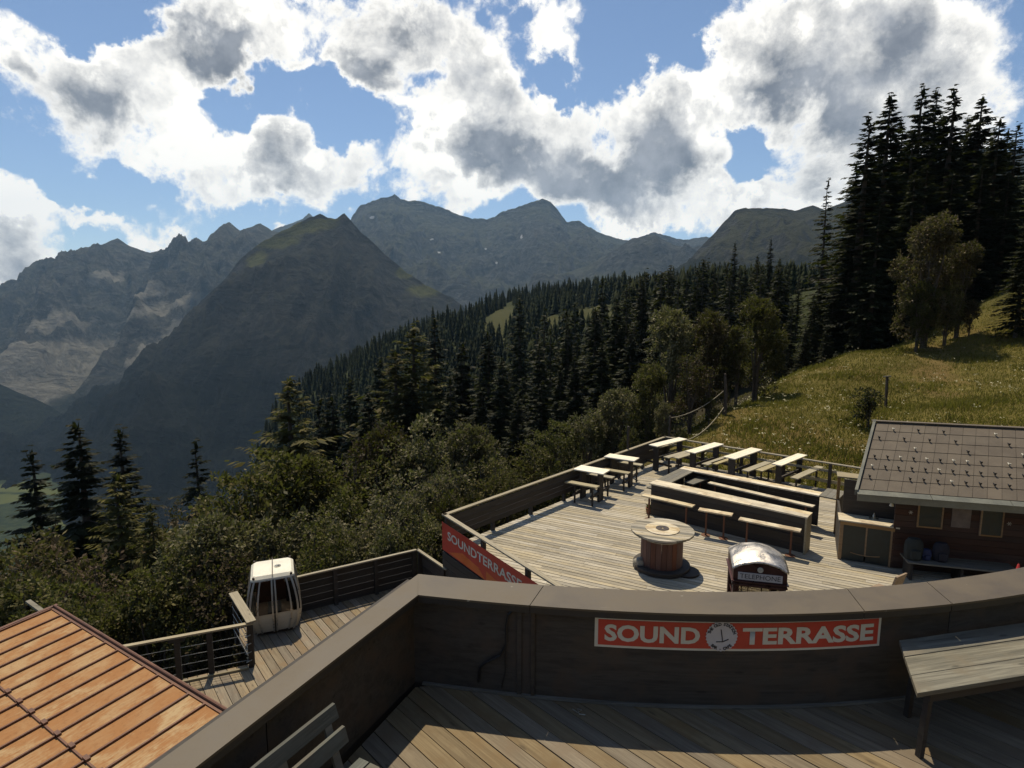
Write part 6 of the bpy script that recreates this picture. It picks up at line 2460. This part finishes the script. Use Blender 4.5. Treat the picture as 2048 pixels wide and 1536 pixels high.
rucksack(2.02, .42, .466, 1.0, M['navy'], 'dark blue rucksack on the wall bench under the eave')
rucksack(1.72, .40, .466, .6, plain('blue_cloth', (.02, .03, .09), .8), 'small blue bag on the wall bench beside the larger rucksack')


rucksack(1.42, .36, .466, 1.15, M['greycloth'], 'grey green rucksack at the left end of the wall bench under the eave')  # rucksack stands in for a dark shape taken as a seated figure

# chair back and red folded parasol near the parapet on the right
q = P(1788, 1178, 0.55)
ch = thing('folding_chair', 'wooden chair with a sunlit red brown edge between serving counter and parapet', 'chair', (q.x, q.y, 0), math.radians(-60))
MB().hexa([(-.02, -.2, .45), (.02, -.2, .45), (.02, .2, .45), (-.02, .2, .45)], [(.10, -.2, .92), (.14, -.2, .92), (.14, .2, .92), (.10, .2, .92)]).build('backrest', M['frame'], ch)
MB().box(-.42, -.0, -.2, .2, .42, .45).build('seat', M['frame'], ch)
for x in (-.38, -.03):
    for y in (-.17, .17):
        MB().box(x - .02, x + .02, y - .02, y + .02, 0, .419).build('leg', M['frame'], ch)
q = P(2036, 1140, .9)
q.z = 0
rp_ = thing('folded_parasol', 'folded red parasol at the right edge of the photo under the hut eave', 'parasol', q)
MB().lathe([(.0, 1.05), (.02, 1.03), (.06, .8), (.08, .35), (.03, .3)], 10).build('canopy', M['red'], rp_, smooth='auto')
MB().tube([(0, 0, 0), (0, 0, .4)], .022, 8).build('pole', M['steel'], rp_)
MB().lathe([(0, .07), (.2, .07), (.22, 0), (0, 0)], 18).build('base', M['stone'], rp_)

# sign post on the meadow, bush by the roof corner, small sign on the crest
q = G(1771, 818, 33)
z0 = tz(q.x, q.y)
sg_ = thing('signpost', 'thin weathered wooden post with a small cap board standing on the meadow', 'signpost', (q.x, q.y, z0))
hgt = G(1768, 754, 33).z - z0
MB().bar((0, 0, -.3), (-.06, 0, hgt), .13, .09).build('post', M['dark'], sg_)
MB().bar((-.28, 0, hgt + .02), (.12, -.02, hgt + .05), .10, .05).build('cap_board', M['weather'], sg_)
M['darkleaf'] = leaf_mat('dark_shrub_leaves', (0.03, 0.032, 0.015), (0.06, 0.058, 0.028), 0.2, 0.6)
q = G(1735, 858, 28)
z0 = tz(q.x, q.y)
bs_ = thing('shrub', 'small dark bush directly behind the upper left corner of the hut roof', 'shrub', (q.x, q.y, z0))
V, Fq, tm = broad_tree(1.9, .75, 1, 901, clusters=140, per=14, leaf=.10, low=.1)
link('crown', np_mesh('crown', V, Fq), M['darkleaf'], bs_)
link('trunk', tm, M['bark'], bs_)
q = G(1848, 668, 52)
z0 = tz(q.x, q.y)
ss_ = thing('small_sign', 'tiny pale sign on a stake at the foot of the dark spruces', 'sign', (q.x, q.y, z0))
MB().box(-.03, .03, -.02, .02, -.2, .8).build('stake', M['weather'], ss_)
MB().box(-.16, .16, -.035, -.021, .6, .95).build('plate', M['gpanel'], ss_)

# ------------------------------------------------------------------ haze
hz_ = MB().box(-9300, 9300, -9300, 9300, -900, 1500).build('haze', None)
mh = bpy.data.materials.new('haze_air')
mh.use_nodes = True
th = NT(mh.node_tree)
th.N.clear()
ho = th.n('ShaderNodeOutputMaterial')
pv = th.n('ShaderNodeVolumePrincipled')
pv.inputs['Color'].default_value = (0.42, 0.68, 1.0, 1)
pv.inputs['Density'].default_value = 4.8e-5
pv.inputs['Anisotropy'].default_value = 0.2
th.L.new(pv.outputs[0], ho.inputs['Volume'])
hz_.data.materials.append(mh)
tag(hz_, 'thin blue summer haze filling the valley air', kind='stuff')
